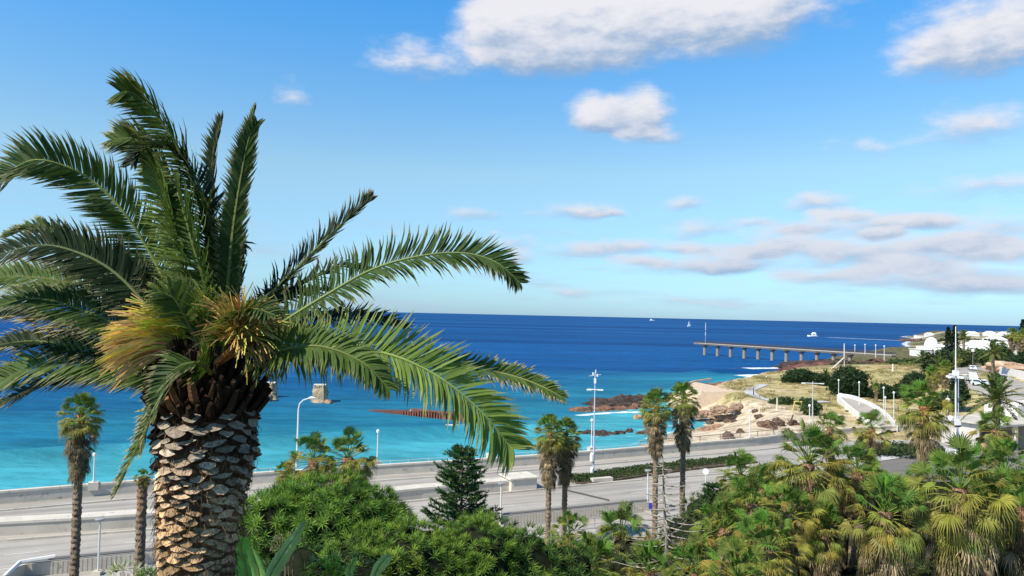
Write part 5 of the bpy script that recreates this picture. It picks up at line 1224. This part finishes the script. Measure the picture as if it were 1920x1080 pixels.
mast('utility_pole', 1781, 780, 99, 4, 'short pale pole close left of the tallest white mast', .12, [('lamp', dome)], col=(.62, .6, .56), cat='pole')
mast('utility_pole', 1824, 655, 190, 8, 'thin dark pole between the parked vehicles', .12, [('lamp', dome)], col=(.16, .17, .20), cat='pole')
def sat(mb, T_):
    lathe(mb, (T_.x, T_.y, T_.z - .9), [(.05, 0), (.22, .1), (.28, .28), (.22, .46), (.05, .56)], 12, (.86, .86, .84))
mast('globe_lamp', 1777, 741, 96, 4, 'post with a round white globe left of the tallest white mast', .07, [('globe', sat)], col=(.5, .5, .48), cat='lamp post')
# small white sign board by the masts
b_ = P(1795, 790, 100); t_ = empty('sign_board', (b_.x, b_.y, 4), 'small white square board on a thin blue pole below the tallest mast', 'sign'); mb = MB()
mb.tube([(b_.x, b_.y, 3.9), (b_.x, b_.y, b_.z)], .06, 6, BLU); mb.build('pole', M_METAL, t_); mb = MB(); mb.box(-.42, .42, -.05, .05, b_.z - .5, b_.z + .35, (.82, .82, .8), o=(b_.x, b_.y - .1)); mb.build('board', M_METAL, t_)
mb = MB(); mb.box(.30, .50, -.06, .2, b_.z - .75, b_.z + .35, (.05, .05, .06), o=(b_.x, b_.y)); mb.box(-.3, .3, -.06, .1, b_.z - .80, b_.z - .56, (.06, .06, .07), o=(b_.x, b_.y)); mb.build('bracket', M_METAL, t_)
# round white road sign
b_ = P(1323, 884, 84); t_ = empty('road_sign', (b_.x, b_.y, 3.2), 'round white road sign seen from the back at the end of the hedge', 'sign'); mb = MB(); mb.tube([(b_.x, b_.y, 3.15), (b_.x, b_.y, b_.z)], .05, 6, (.7, .7, .68)); mb.build('pole', M_METAL, t_)
mb = MB(); n = 20; vs = [(b_.x + .36 * math.cos(6.2832 * k / n), b_.y - .06 + dy, b_.z + .36 * math.sin(6.2832 * k / n)) for dy in (0, .03) for k in range(n)]; mb.add(vs, [tuple(range(n)), tuple(range(2 * n - 1, n - 1, -1))] + [(k, (k + 1) % n, n + (k + 1) % n, n + k) for k in range(n)], (.82, .82, .80)); mb.build('sign_plate', M_METAL, t_)
b_ = P(1220.5, 949, 71.5); t_ = empty('road_sign', (b_.x, b_.y, 3.1), 'small blue square sign beside the slim flat topped lamp', 'sign'); mb = MB(); mb.tube([(b_.x, b_.y, b_.z - 1.2), (b_.x, b_.y, b_.z)], .04, 6, (.6, .6, .6)); mb.build('pole', M_METAL, t_); mb = MB(); mb.box(-.22, .22, -.03, .03, b_.z - .3, b_.z + .32, (.03, .04, .36), o=(b_.x, b_.y - .06)); mb.build('sign_plate', M_METAL, t_)
# park furniture on the headland
for px, py, w, h, c, lb, nm in [(1413, 742, .14, 1.9, (.02, .02, .022), 'black upright post beside the footpath bend', 'post'), (1457, 770, .25, 2.6, (.60, .54, .40), 'pale concrete post between the bushes on the lawn bank', 'post'), (1674, 697, .35, 2.3, (.74, .68, .56), 'white pillar on the sandy strip below the pier poles', 'pillar'), (1447, 716, .15, 1.2, (.3, .26, .22), 'dark bin shaped post beside the seaward lamp', 'post')]:
    s_ = solve(px, py); t_ = empty(nm, s_, lb, nm); mb = MB(); lathe(mb, s_, [(w * 1.4, 0), (w * 1.3, .15), (w * .8, .2), (w * .6, h - .1), (w * .3, h)], 8, c); mb.build('shaft', M_CONC, t_)
s_ = solve(1496, 775); t_ = empty('picnic_frame', s_, 'small yellow timber frame on the dry lawn below the dark tree', 'frame')
for dx in (-.5, .5): mb = MB(); mb.tube([s_ + Vector((dx * 2.2, 0, 0)), s_ + Vector((dx * 1.2, 0, 2.2))], .12, 6, (.62, .48, .13)); mb.build('leg', M_WHITE, t_)
mb = MB(); mb.tube([s_ + Vector((-.8, 0, 2.2)), s_ + Vector((.8, 0, 2.2))], .13, 6, (.66, .50, .14)); mb.build('beam', M_WHITE, t_)
s_ = solve(1481, 798); mb = MB(); mb.tube([s_, s_ + Vector((.2, 0, .9)), s_ + Vector((.6, .1, 1.9))], [.22, .16, .1], 7, (.10, .07, .05)); mb.tube([s_ + Vector((.1, 0, .5)), s_ + Vector((-.4, .2, 1.1))], [.12, .06], 6, (.10, .07, .05)); o = mb.build('driftwood_stump', M_BARK); tag(o, 'dark forked driftwood stump on the sandy bank', 'stump')

# ------------------------------------------------------------------ pier
pa = Vector((114.8, 459.4)); pb = Vector((174.5, 352.0)); pd = (pb - pa).normalized(); pn = Vector((-pd.y, pd.x))
pe = empty('pier', (pa.x, pa.y, 0), 'long concrete pier on flared pillars reaching into the sea', 'pier')
mb = MB(); mb.sweep([pa, pb + pd * 8], [(-1.7, 6.2), (-1.7, 7.0), (1.7, 7.0), (1.7, 6.2)], (.14, .12, .10)); mb.build('deck', M_CONC, pe)
mb = MB()
for s_ in (-1.75, 1.75): mb.sweep([pa + pn * s_, pb + pn * s_ + pd * 8], [(-.1, 6.9), (-.1, 7.15), (.1, 7.15), (.1, 6.9)], (.5, .45, .4))
mb.build('edge_beam', M_CONC, pe)
mb = MB(); 
for s_ in (-1.7, 1.7):
    for zz in (7.5, 7.8, 8.1, 8.4): mb.tube([(*(pa + pn * s_), zz), (*(pb + pn * s_ + pd * 8), zz)], .06, 4, (.07, .07, .08))
    for i in range(124): p = pa + pd * (i * 1.05) + pn * s_; mb.tube([(p.x, p.y, 7.0), (p.x, p.y, 8.4)], .07, 4, (.07, .07, .08))
mb.build('railing', M_METAL, pe)
for px in (1321.5, 1345.5, 1370, 1395.5, 1421.5, 1448, 1474.5, 1503, 1532, 1563, 1594):
    d_ = ray(px, 660); k_ = d_.x / d_.y; u = (pa.x - k_ * pa.y) / (k_ * pd.y - pd.x); p = pa + pd * u
    mb = MB(); vs = []; fs = []
    for (hw, hd, z_) in ((1.0, .9, -2), (.9, .75, 4.2), (1.0, .8, 4.8), (1.9, 1.4, 5.7), (2.2, 1.6, 6.2)):
        for (a, b2) in ((-1, -.5), (-.5, -1), (.5, -1), (1, -.5), (1, .5), (.5, 1), (-.5, 1), (-1, .5)):
            q2 = p + pn * a * hw + pd * b2 * hd; vs.append((q2.x, q2.y, z_))
    fs = [(i * 8 + k, i * 8 + (k + 1) % 8, i * 8 + 8 + (k + 1) % 8, i * 8 + 8 + k) for i in range(4) for k in range(8)]
    mb.add(vs, fs, (.27, .245, .215)); mb.build('pillar', M_CONC, pe)
# beacon and poles on the pier
def polex(px, pt, Y_, zb, name, label, cat, r=.14, col=WHT, group=None, extra=None):
    T_ = P(px, pt, Y_); t_ = empty(name, (T_.x, T_.y, zb), label, cat, group); mb = MB(); mb.tube([(T_.x, T_.y, zb), (T_.x, T_.y, T_.z)], [r, r * .8], 6, col); mb.build('pole', M_METAL, t_)
    mb = MB(); lathe(mb, (T_.x, T_.y, T_.z - .1), [(r * 1.2, 0), (r * 2, .15), (r * 1.8, .5), (r * .6, .6)], 8, (.85, .85, .83)); mb.build('lamp_head', M_METAL, t_)
    if extra: mb = MB(); extra(mb, T_); mb.build('lattice', M_METAL, t_)
    return t_
def lat(mb, T_):
    for i in range(9):
        z_ = T_.z - .8 - i * 1.15
        if i in (3, 6, 7, 8): continue
        mb.box(-.2, .2, -.2, .2, z_ - .4, z_ + .15, (.84, .85, .86), o=(T_.x, T_.y))
polex(1323, 607, 447, 7.0, 'beacon_mast', 'white segmented beacon mast at the seaward end of the pier', 'mast', .09, (.55, .6, .68), None, lat)
for px, pt, Y_, zb, lb in [(1603, 648, 362, 7, 'pale pole on the landward pier deck, first right of the leaning boom'), (1622, 647, 350, 7, 'pale pole on the landward pier deck, second right of the leaning boom'), (1642, 648, 340, 6, 'pale pole behind the pier root, third right of the leaning boom'), (1658, 650, 335, 5, 'pale pole behind the pier root, fourth right of the leaning boom')]:
    polex(px, pt, Y_, zb, 'pier_lamp', lb, 'lamp post', .17, (.66, .68, .72), 'lamp poles at the pier root')
T_ = P(1583, 644, 255); s0 = max(.5, hz(T_.x, T_.y)); t_ = empty('derrick', (T_.x, T_.y, s0 - .5), 'pale mast with a leaning boom standing behind the largest dark headland tree', 'mast')
mb = MB(); mb.tube([(T_.x, T_.y, s0 - .5), tuple(T_)], [.24, .16], 6, (.62, .58, .54)); mb.build('mast', M_METAL, t_); mb = MB(); mb.tube([P(1547, 704, 250), P(1582, 671, 254.8)], [.3, .2], 6, (.66, .56, .50)); mb.build('boom', M_METAL, t_)
# people sized dots on the pier are left to the railing; rusted barge in the bay
A = G(689, 769, 0); B2 = G(893, 791, 0); dv = (B2 - A); dl = dv.length; dv.normalize(); nv = Vector((-dv.y, dv.x, 0))
t_ = empty('sunken_barge', ((A.x + B2.x) / 2, (A.y + B2.y) / 2, 0), 'rusty ribbed wreck lying low in the turquoise bay below the drooping frond', 'wreck')
mb = MB(); vs = []; fs = []; n = 24
for i in range(n + 1):
    t2 = i / n; h = -.02 + 1.55 * min(1, t2 * 1.15) ** .8; w = .6 + 1.9 * min(1, t2 * 2)
    c = A + dv * dl * t2 - Vector((0, 0, 0))
    for (o_, z_) in ((-w * .5, -1.2), (-w * .5, h - .25 * rnd.random()), (w * .5, h + .1 * rnd.random()), (w * .5, -1.2)): vs.append((c.x + nv.x * o_, c.y + nv.y * o_, z_))
for i in range(n):
    for k in range(4): fs.append((i * 4 + k, (i + 1) * 4 + k, (i + 1) * 4 + (k + 1) % 4, i * 4 + (k + 1) % 4))
fs += [(0, 1, 2, 3), tuple(n * 4 + k for k in (3, 2, 1, 0))]
mb.add(vs, fs, (.115, .05, .035)); mb.build('hull', M_RUST, t_)
for i in range(26):
    t2 = .38 + .61 * i / 25; h = 1.5 * min(1, t2 * 1.15) ** .8; c = A + dv * dl * t2 - nv * (.5 * (.6 + 1.9 * min(1, t2 * 2)) + .12)
    mb = MB(); wv = .16 * rnd.uniform(.7, 1.2); mb.box(-wv, wv, -.16, .16, -1, h + rnd.uniform(-.1, .12), (.20, .075, .05), rz=math.atan2(dv.y, dv.x), o=(c.x, c.y)); mb.build('rib', M_RUST, t_)
mb = MB(); c1_ = A + dv * dl * .45; c2_ = A + dv * dl * .99; mb.sweep([(c1_.x - nv.x * 1.3, c1_.y - nv.y * 1.3), (c2_.x - nv.x * 1.4, c2_.y - nv.y * 1.4)], [(-.2, 1.28), (-.2, 1.5), (.2, 1.62), (.2, 1.28)], (.15, .065, .045)); mb.build('top_beam', M_RUST, t_)
for u, s_ in ((.62, .25), (.42, .2), (.70, .2)):
    c = A + dv * dl * u; mb = MB(); rock_mesh(mb, (c.x, c.y, 1.55 * min(1, u * 1.15) ** .8 + .05), (s_ * 1.3, s_, s_ * .8), int(u * 50), (.5, .47, .42), (.7, .68, .62), sub=2); mb.build('bird_droppings', M_ROCK, t_)
# old concrete blocks in the bay
def sea_block(px, py, w, h, label, seed, flare=1.0):
    b_ = G(px, py, 0); mb = MB(); t_ = empty('concrete_pier_block', (b_.x, b_.y, -1), label, 'block', 'ruined concrete blocks in the bay'); q = random.Random(seed); vs = []; ns_ = 10; lv = 7
    for j in range(lv):
        f_ = j / (lv - 1)
        for k in range(ns_):
            a = 2 * math.pi * k / ns_ + .3; sq_ = 1 / max(abs(math.cos(a)), abs(math.sin(a))) ** .6; r = w * .5 * (1.05 - .30 * f_) * sq_ * q.uniform(.84, 1.1)
            vs.append((b_.x + math.cos(a) * r, b_.y + math.sin(a) * r, -1 + (h + 1) * f_))
    mb.add(vs, [(i * ns_ + k, i * ns_ + (k + 1) % ns_, (i + 1) * ns_ + (k + 1) % ns_, (i + 1) * ns_ + k) for i in range(lv - 1) for k in range(ns_)] + [tuple((lv - 1) * ns_ + k for k in range(ns_))], (.42, .32, .21)); mb.build('block', M_ROCK, t_)
    mb = MB(); mb.box(-w * .36, w * .30, -w * .32, w * .3, h + .005, h + .16, (.62, .58, .50), rz=.2, o=(b_.x, b_.y)); mb.build('cap', M_CONC, t_)
sea_block(600, 753, 4.3, 4.0, 'square weathered concrete block with a white cap rising from the bay left of the wreck', 1); sea_block(505, 745, 4.6, 3.6, 'lower weathered block close to the date palm trunk in the bay', 2)
outcrop(gp([(586, 754), (616, 754)], 0), 1.3, 1.3, 6, 'brown rubble at the foot of the square concrete block in the bay', (.20, .13, .08), (.42, .30, .18), seed=34)
outcrop(gp([(478, 752), (500, 750)], 0), 2.4, 2.6, 8, 'ochre rubble heaped against the lower concrete block in the bay', (.22, .17, .10), (.42, .34, .22), seed=33)
# boats
def hull(mb, c, L_, w, h, rz, col):
    vs = []; st = 8; cr, s_ = math.cos(rz), math.sin(rz)
    for i in range(st + 1):
        f_ = i / st; x = (f_ - .5) * L_; ww = w * .5 * (1 - max(0, (f_ - .45) / .55) ** 2.2) + .02; top = h * (1 + .35 * f_ * f_)
        for (yy, zz) in ((-ww, top), (-ww * .7, -.3), (ww * .7, -.3), (ww, top)): vs.append((c[0] + x * cr - yy * s_, c[1] + x * s_ + yy * cr, c[2] + zz))
    fs = [(i * 4 + k, (i + 1) * 4 + k, (i + 1) * 4 + (k + 1) % 4, i * 4 + (k + 1) % 4) for i in range(st) for k in range(4)] + [(0, 1, 2, 3), (st * 4 + 3, st * 4 + 2, st * 4 + 1, st * 4)]
    mb.add(vs, fs, col)
b_ = G(1523, 631, 0); t_ = empty('motor_boat', (b_.x, b_.y, 0), 'white motor boat with cabin on the open sea beyond the pier', 'boat'); mb = MB(); hull(mb, (b_.x, b_.y, 0), 15, 5, 1.7, R(185), (.85, .85, .85)); mb.build('hull', M_WHITE, t_)
mb = MB(); mb.box(-1, 5.2, -1.6, 1.6, 1.7, 4.6, (.88, .88, .88), rz=R(5), o=(b_.x, b_.y)); mb.box(0.5, 4.6, -1.4, 1.4, 4.6, 6.2, (.88, .88, .88), rz=R(5), o=(b_.x, b_.y)); mb.build('cabin', M_WHITE, t_); mb = MB(); mb.box(-1.1, -.99, -1.3, 1.3, 2.6, 3.8, (.03, .03, .04), rz=R(5), o=(b_.x, b_.y)); mb.box(0, 4, -1.65, -1.61, 2.6, 3.6, (.03, .03, .04), rz=R(5), o=(b_.x, b_.y)); mb.build('window', M_GLASS, t_)
def sail(px, py, h, label, L_=11):
    b_ = G(px, py, 0); t_ = empty('sailing_boat', (b_.x, b_.y, 0), label, 'boat'); mb = MB(); hull(mb, (b_.x, b_.y, 0), L_, 3.4, 1.2, R(40), (.85, .85, .85)); mb.build('hull', M_WHITE, t_)
    mb = MB(); mb.tube([(b_.x, b_.y, 1), (b_.x, b_.y, h)], .12, 5, (.6, .6, .6)); mb.build('mast', M_METAL, t_)
    mb = MB(); x, y = b_.x, b_.y; mb.add([(x, y, 2), (x - L_ * .42, y - 2.0, 2.2), (x, y, h), (x - L_ * .2, y - .8, h * .5), (x + .1, y + .15, 2), (x - L_ * .42, y - 1.85, 2.2), (x + .1, y + .15, h)], [(0, 1, 3), (0, 3, 2), (4, 5, 6)], (.88, .88, .88)); mb.build('sail', M_WHITE, t_)
    mb = MB(); mb.add([(x + .3, y + .3, 1.6), (x + L_ * .45, y + 3, 1.6), (x + .2, y + .2, h * .85), (x + .3, y + .45, 1.6), (x + L_ * .45, y + 3.15, 1.6), (x + .2, y + .35, h * .85)], [(0, 1, 2), (3, 4, 5)], (.88, .88, .88)); mb.build('jib', M_WHITE, t_)
sail(1292, 612.3, 17, 'sailing boat with white sails just left of the beacon mast', 12)
b_ = G(1223, 601.2, 0); t_ = empty('ship', (b_.x, b_.y, 0), 'tiny white ship near the horizon left of the sailing boat', 'ship'); mb = MB(); hull(mb, (b_.x, b_.y, 0), 38, 8, 5, 0.1, (.85, .85, .85)); mb.build('hull', M_WHITE, t_); mb = MB(); mb.box(-15, -4, -3, 3, 5, 13, (.88, .88, .88), o=(b_.x, b_.y)); mb.build('superstructure', M_WHITE, t_)

# ------------------------------------------------------------------ buildings
def win(mb_parent, x0, x1, z0, z1, o, rz, y, fr=(.75, .73, .70)):
    c_, s_ = math.cos(rz), math.sin(rz)
    f = MB(); w = .07
    for (a, b2, c2, d2) in ((x0 - w, x1 + w, z1, z1 + w), (x0 - w, x1 + w, z0 - w, z0), (x0 - w, x0, z0, z1), (x1, x1 + w, z0, z1), ((x0 + x1) / 2 - .03, (x0 + x1) / 2 + .03, z0, z1)): f.box(a, b2, y - .06, y - .004, c2, d2, fr, rz=rz, o=o)
    fo2 = f.build('window', M_WHITE, mb_parent)
    g_ = MB(); g_.box(x0, x1, y - .03, y - .006, z0, z1, (.03, .04, .05), rz=rz, o=o); g_.build('pane', M_GLASS, fo2)
def house(name, px, py, Y_, w, d_, h, rz, label, roof='flat', wc=(.80, .78, .74), rc=(.80, .78, .74), wins=((-.3, -.15), (.1, .28)), rh=1.6, group=None, zb=None):
    b_ = P(px, py, Y_); zb = b_.z if zb is None else zb; t_ = empty(name, (b_.x, b_.y, zb), label, 'building', group); o_ = (b_.x, b_.y)
    mb = MB(); mb.box(-w / 2, w / 2, -d_ / 2, d_ / 2, zb - 5, zb + h, wc, rz=rz, o=o_); mb.build('wall', M_WHITE, t_)
    mb = MB(); e = .35
    if roof == 'flat': mb.box(-w / 2 - e, w / 2 + e, -d_ / 2 - e, d_ / 2 + e, zb + h + .003, zb + h + .35, rc, rz=rz, o=o_)
    else:
        c_, s_ = math.cos(rz), math.sin(rz); vs = [(x * c_ - y * s_ + o_[0], x * s_ + y * c_ + o_[1], z_) for (x, y, z_) in ((-w / 2 - e, -d_ / 2 - e, zb + h), (w / 2 + e, -d_ / 2 - e, zb + h), (w / 2 + e, d_ / 2 + e, zb + h), (-w / 2 - e, d_ / 2 + e, zb + h), (-w / 2 + d_ * .3, 0, zb + h + rh), (w / 2 - d_ * .3, 0, zb + h + rh))]
        mb.add(vs, [(0, 1, 5, 4), (1, 2, 5), (2, 3, 4, 5), (3, 0, 4), (0, 3, 2, 1)], rc)
    mb.build('roof', M_WHITE, t_)
    for (a, b2) in wins: win(t_, a * w, b2 * w, zb + h * .3, zb + h * .75, o_, rz, -d_ / 2)
    return t_, o_, zb
FH = 'white houses along the far shore'
t_, o_, zb = house('domed_building', 1737, 669, 395, 13, 9, 3.8, .1, 'white building with a round dome behind the coastal trees', wins=((.2, .3),), group=None)
mb = MB(); lathe(mb, (o_[0] + 2.6, o_[1], zb + 3.8), [(3.3, .35), (3.3, 3.0), (3.1, 3.9), (2.6, 5.2), (1.8, 6.1), (.9, 6.6), (.05, 6.8)], 24, (.82, .80, .77)); mb.build('dome', M_WHITE, t_)
mb = MB(); mb.box(-4.5, -1.5, -2, 2, zb + 4.16, zb + 5.6, (.82, .8, .77), rz=.1, o=o_); mb.build('parapet_tower', M_WHITE, t_)
for (px, py, Y_, w, d_, h, rz, lb, rf, wn, rh) in [
    (1815, 665, 400, 15, 9, 2.2, .15, 'low white house with pitched white roof directly right of the conifers', 'hip', ((-.3, -.2), (.1, .2)), 2.2), (1848, 662, 420, 18, 10, 2.0, .1, 'longest white house with a broad pale hip roof in the middle of the row', 'hip', ((-.35, -.25), (0, .1), (.25, .33)), 3.6),
    (1836, 654, 470, 16, 10, 2, -.1, 'pale roofed house behind the longest white house', 'hip', (), 3.4), (1903, 668, 330, 15, 9, 3.6, .05, 'white house with a dark window at the right edge above the boundary wall', 'hip', ((-.1, .05),), 2.0),
    (1722, 634, 1080, 9, 8, 4, 0, 'tiny white hut at the tip of the far spit', 'flat', (), 1), (1742, 632, 1080, 11, 8, 4, 0, 'small white cottage on the far spit', 'hip', (), 2.5), (1822, 630, 900, 13, 9, 2.6, 0, 'white roofed cottage on the far dunes right of the conifers', 'hip', (), 3),
    (1855, 629, 950, 12, 9, 2.6, 0, 'white roofed cottage in the middle of the far dunes', 'hip', (), 3), (1882, 631, 850, 11, 9, 2.6, 0, 'white roofed cottage near the thin skyline palms', 'hip', (), 3), (1800, 652, 560, 16, 9, 2.2, 0, 'white flat building half hidden behind the dark palm silhouette', 'flat', ((0, .1),), 2),
    (1772, 662, 385, 9, 7, 3.2, .2, 'small white house squeezed between the dome and the conifers', 'hip', ((-.1, .1),), 1.6), (1882, 657, 440, 12, 8, 3.0, -.15, 'white house with two windows right of the longest one', 'hip', ((-.3, -.15), (.1, .25)), 2.0),
    (1916, 654, 450, 13, 8, 4.2, .1, 'two storey white house touching the right edge behind the palms', 'flat', ((-.35, -.2), (0, .15)), 2), (1866, 645, 540, 14, 9, 3.0, .1, 'pale house standing higher behind the row of white roofs', 'hip', ((.0, .12),), 2.6)]:
    house('white_house', px, py, Y_, w, d_, h, rz, lb, rf, wins=wn, rh=rh, group=FH)
# beige flat roofed building at the right edge
t_ = empty('flat_roofed_building', (80, 116, 3.2), 'beige flat roofed building with dark windows at the right edge beside the side street', 'building')
o_ = (84, 119); rz = .42
BGE = (.52, .45, .38)
mb = MB(); mb.box(-6.5, 14, -4, 6, 2.5, 7.0, BGE, rz=rz, o=o_); mb.build('wall', M_CONC, t_)
mb = MB(); mb.box(-7.2, 14.5, -4.8, 6.5, 7.003, 7.35, (.50, .46, .40), rz=rz, o=o_); mb.build('roof', M_CONC, t_)
mb = MB(); mb.box(-2.5, 14, 1.0, 6.4, 7.353, 9.2, (.70, .66, .60), rz=rz, o=o_); mb.build('upper_wall', M_CONC, t_)
for a, b2, z0, z1 in ((-1.6, .2, 4.2, 6.2), (3.2, 5.2, 3.6, 5.8), (8, 10, 4, 6)): win(t_, a, b2, z0, z1, o_, rz, -4, (.30, .28, .25))
mb = MB(); mb.box(-13.5, -6.6, 0, 6, 2.5, 6.8, (.60, .56, .50), rz=rz, o=o_); mb.build('garage_wall', M_CONC, t_)
mb = MB(); mb.box(-14.2, -6.6, -3.6, 6.2, 6.9, 7.2, (.50, .46, .40), rz=rz, o=o_); mb.build('canopy', M_CONC, t_)
mb = MB(); mb.box(-13.2, -10.4, -.06, -.004, 4.9, 6.7, (.035, .04, .06), rz=rz, o=o_); mb.box(-13.2, -10.4, -.06, -.004, 3.2, 3.95, (.03, .03, .04), rz=rz, o=o_); mb.box(-9.6, -7.2, -.06, -.004, 3.2, 5.0, (.04, .045, .05), rz=rz, o=o_); mb.build('door', M_METAL, t_)
for a in (-10, -14): mb = MB(); mb.box(a - .28, a + .28, -3.5, -2.95, 3.1, 6.895, (.72, .68, .62), rz=rz, o=o_); mb.build('column', M_CONC, t_)
# white boundary wall on the right
mb = MB(); pl = [tuple(G(a, b2, 9.2)[:2]) for a, b2 in [(1858, 692), (1885, 698), (1925, 706), (1980, 716)]]; mb.sweep(pl, [(-.2, 5), (-.2, 10.4), (.2, 10.4), (.2, 5)], (.80, .77, .72)); o = mb.build('boundary_wall', M_WHITE); tag(o, 'long white boundary wall rising beside the side road at right', 'wall')
mb = MB(); rock_mesh(mb, tuple(G(1890, 690, 10)), (6, 3, 2.0), 77, (.45, .27, .17), (.55, .40, .28)); o = mb.build('earth_mound', M_ROCK); tag(o, 'bare orange earth mound behind the white boundary wall', 'mound')

# ------------------------------------------------------------------ vehicles
def car(px, py, rz, kind, colr, label, zr=None):
    z_ = 8.
    for _ in range(10): p = G(px, py, z_); z_ = .5 * z_ + .5 * (hz(p.x, p.y) + .10)
    z_ = hz(p.x, p.y) + .10
    t_ = empty('parked_' + kind, (p.x, p.y, z_), label, kind, 'vehicles on the side road', rz=rz)
    L_, Wd, H_ = {'car': (4.3, 1.76, 1.45), 'van': (5.0, 1.95, 2.1)}[kind]
    prof = {'car': [(-.5, .30), (-.5, .62), (-.44, .66), (-.36, .92), (-.24, .98), (.12, 1.0), (.28, .68), (.47, .58), (.5, .48), (.5, .30), (.38, .17), (-.38, .17)], 'van': [(-.5, .25), (-.5, .9), (-.47, 1.0), (.2, 1.0), (.34, .66), (.48, .52), (.5, .40), (.5, .22), (.4, .14), (-.4, .14)]}[kind]
    def body(z0f, z1f, inset):
        mb = MB(); n = len(prof); vs = []
        for s_ in (-1, 1):
            for (x, z2) in prof:
                yy = Wd / 2 * s_ * (1 - (.16 if z2 > .72 else .03 if z2 > .6 else 0)); vs.append((x * L_, yy, z2 * H_))
        mb.add(vs, [tuple(range(n)), tuple(range(2 * n - 1, n - 1, -1))] + [(k, (k + 1) % n, n + (k + 1) % n, n + k) for k in range(n)], colr); return mb
    mb = body(0, 1, 0); o = mb.build('body', M_CARP, t_, world=False); bv = o.modifiers.new('bevel', 'BEVEL'); bv.width = .06; bv.segments = 2
    mb = MB(); zt, zb_ = (.93 * H_, .66 * H_) if kind == 'car' else (.92 * H_, .58 * H_); x0, x1 = (-.33, .13) if kind == 'car' else (-.2, .2)
    for s_ in (-1, 1):
        yb, yt = Wd / 2 * s_ * 1.005, Wd / 2 * s_ * .87
        mb.add([(x0 * L_ - .1, yb, zb_), (x1 * L_ + .35, yb, zb_), (x1 * L_, yt, zt), (x0 * L_ + .1, yt, zt)], [(0, 1, 2, 3)], (.03, .03, .04))
    fx = (.285, .125) if kind == 'car' else (.345, .215)
    mb.add([(fx[0] * L_ + .03, -.72, zb_ + .06), (fx[0] * L_ + .03, .72, zb_ + .06), (fx[1] * L_ + .06, .62, zt + .02), (fx[1] * L_ + .06, -.62, zt + .02)], [(0, 1, 2, 3)], (.03, .03, .04))
    rx = (-.452, -.37) if kind == 'car' else (-.505, -.49)
    mb.add([(rx[0] * L_ - .02, -.7, zb_ + .02), (rx[0] * L_ - .02, .7, zb_ + .02), (rx[1] * L_ - .04, .6, zt - .05), (rx[1] * L_ - .04, -.6, zt - .05)], [(0, 1, 2, 3)], (.03, .03, .04)); mb.build('window', M_GLASS, t_, world=False)
    for sx in (-.31, .31):
        for s_ in (-1, 1):
            mb = MB(); n = 14; vs = [(sx * L_ + .33 * math.cos(6.2832 * k / n), s_ * (Wd / 2 - .18 + dy), .33 + .33 * math.sin(6.2832 * k / n)) for dy in (0, .2) for k in range(n)]
            mb.add(vs, [tuple(range(n)), tuple(range(n, 2 * n))] + [(k, (k + 1) % n, n + (k + 1) % n, n + k) for k in range(n)], (.02, .02, .02)); mb.build('wheel', M_METAL, t_, world=False)
    for s_ in (-1, 1): mb = MB(); mb.box(.49 * L_, .502 * L_, s_ * .62 - .14, s_ * .62 + .14, .42 * H_, .52 * H_, (.8, .8, .75)); mb.build('headlight', M_METAL, t_, world=False); mb = MB(); mb.box(-.505 * L_, -.49 * L_, s_ * .68 - .1, s_ * .68 + .1, .48 * H_, .6 * H_, (.4, .02, .02)); mb.build('tail_light', M_METAL, t_, world=False)
car(1823, 694, R(-115), 'car', (.72, .74, .80), 'white car farthest up the side road'); car(1822, 714, R(-112), 'van', (.70, .74, .76), 'white van in the middle of the vehicles on the side road')
car(1839, 723, R(-80), 'car', (.62, .68, .78), 'silver white car just below the white van'); car(1877, 712, R(70), 'car', (.60, .57, .62), 'pale car on the right lane below the white boundary wall'); car(1791, 722, R(-105), 'van', (.75, .73, .70), 'white van partly hidden behind the floodlight cluster of the tallest mast')
car(1863, 701, R(65), 'car', (.07, .08, .10), 'dark car near the feathery palm beside the white boundary wall')
print('objects', len(bpy.data.objects), 'faces', sum(len(o.data.polygons) for o in bpy.data.objects if o.type == 'MESH'))
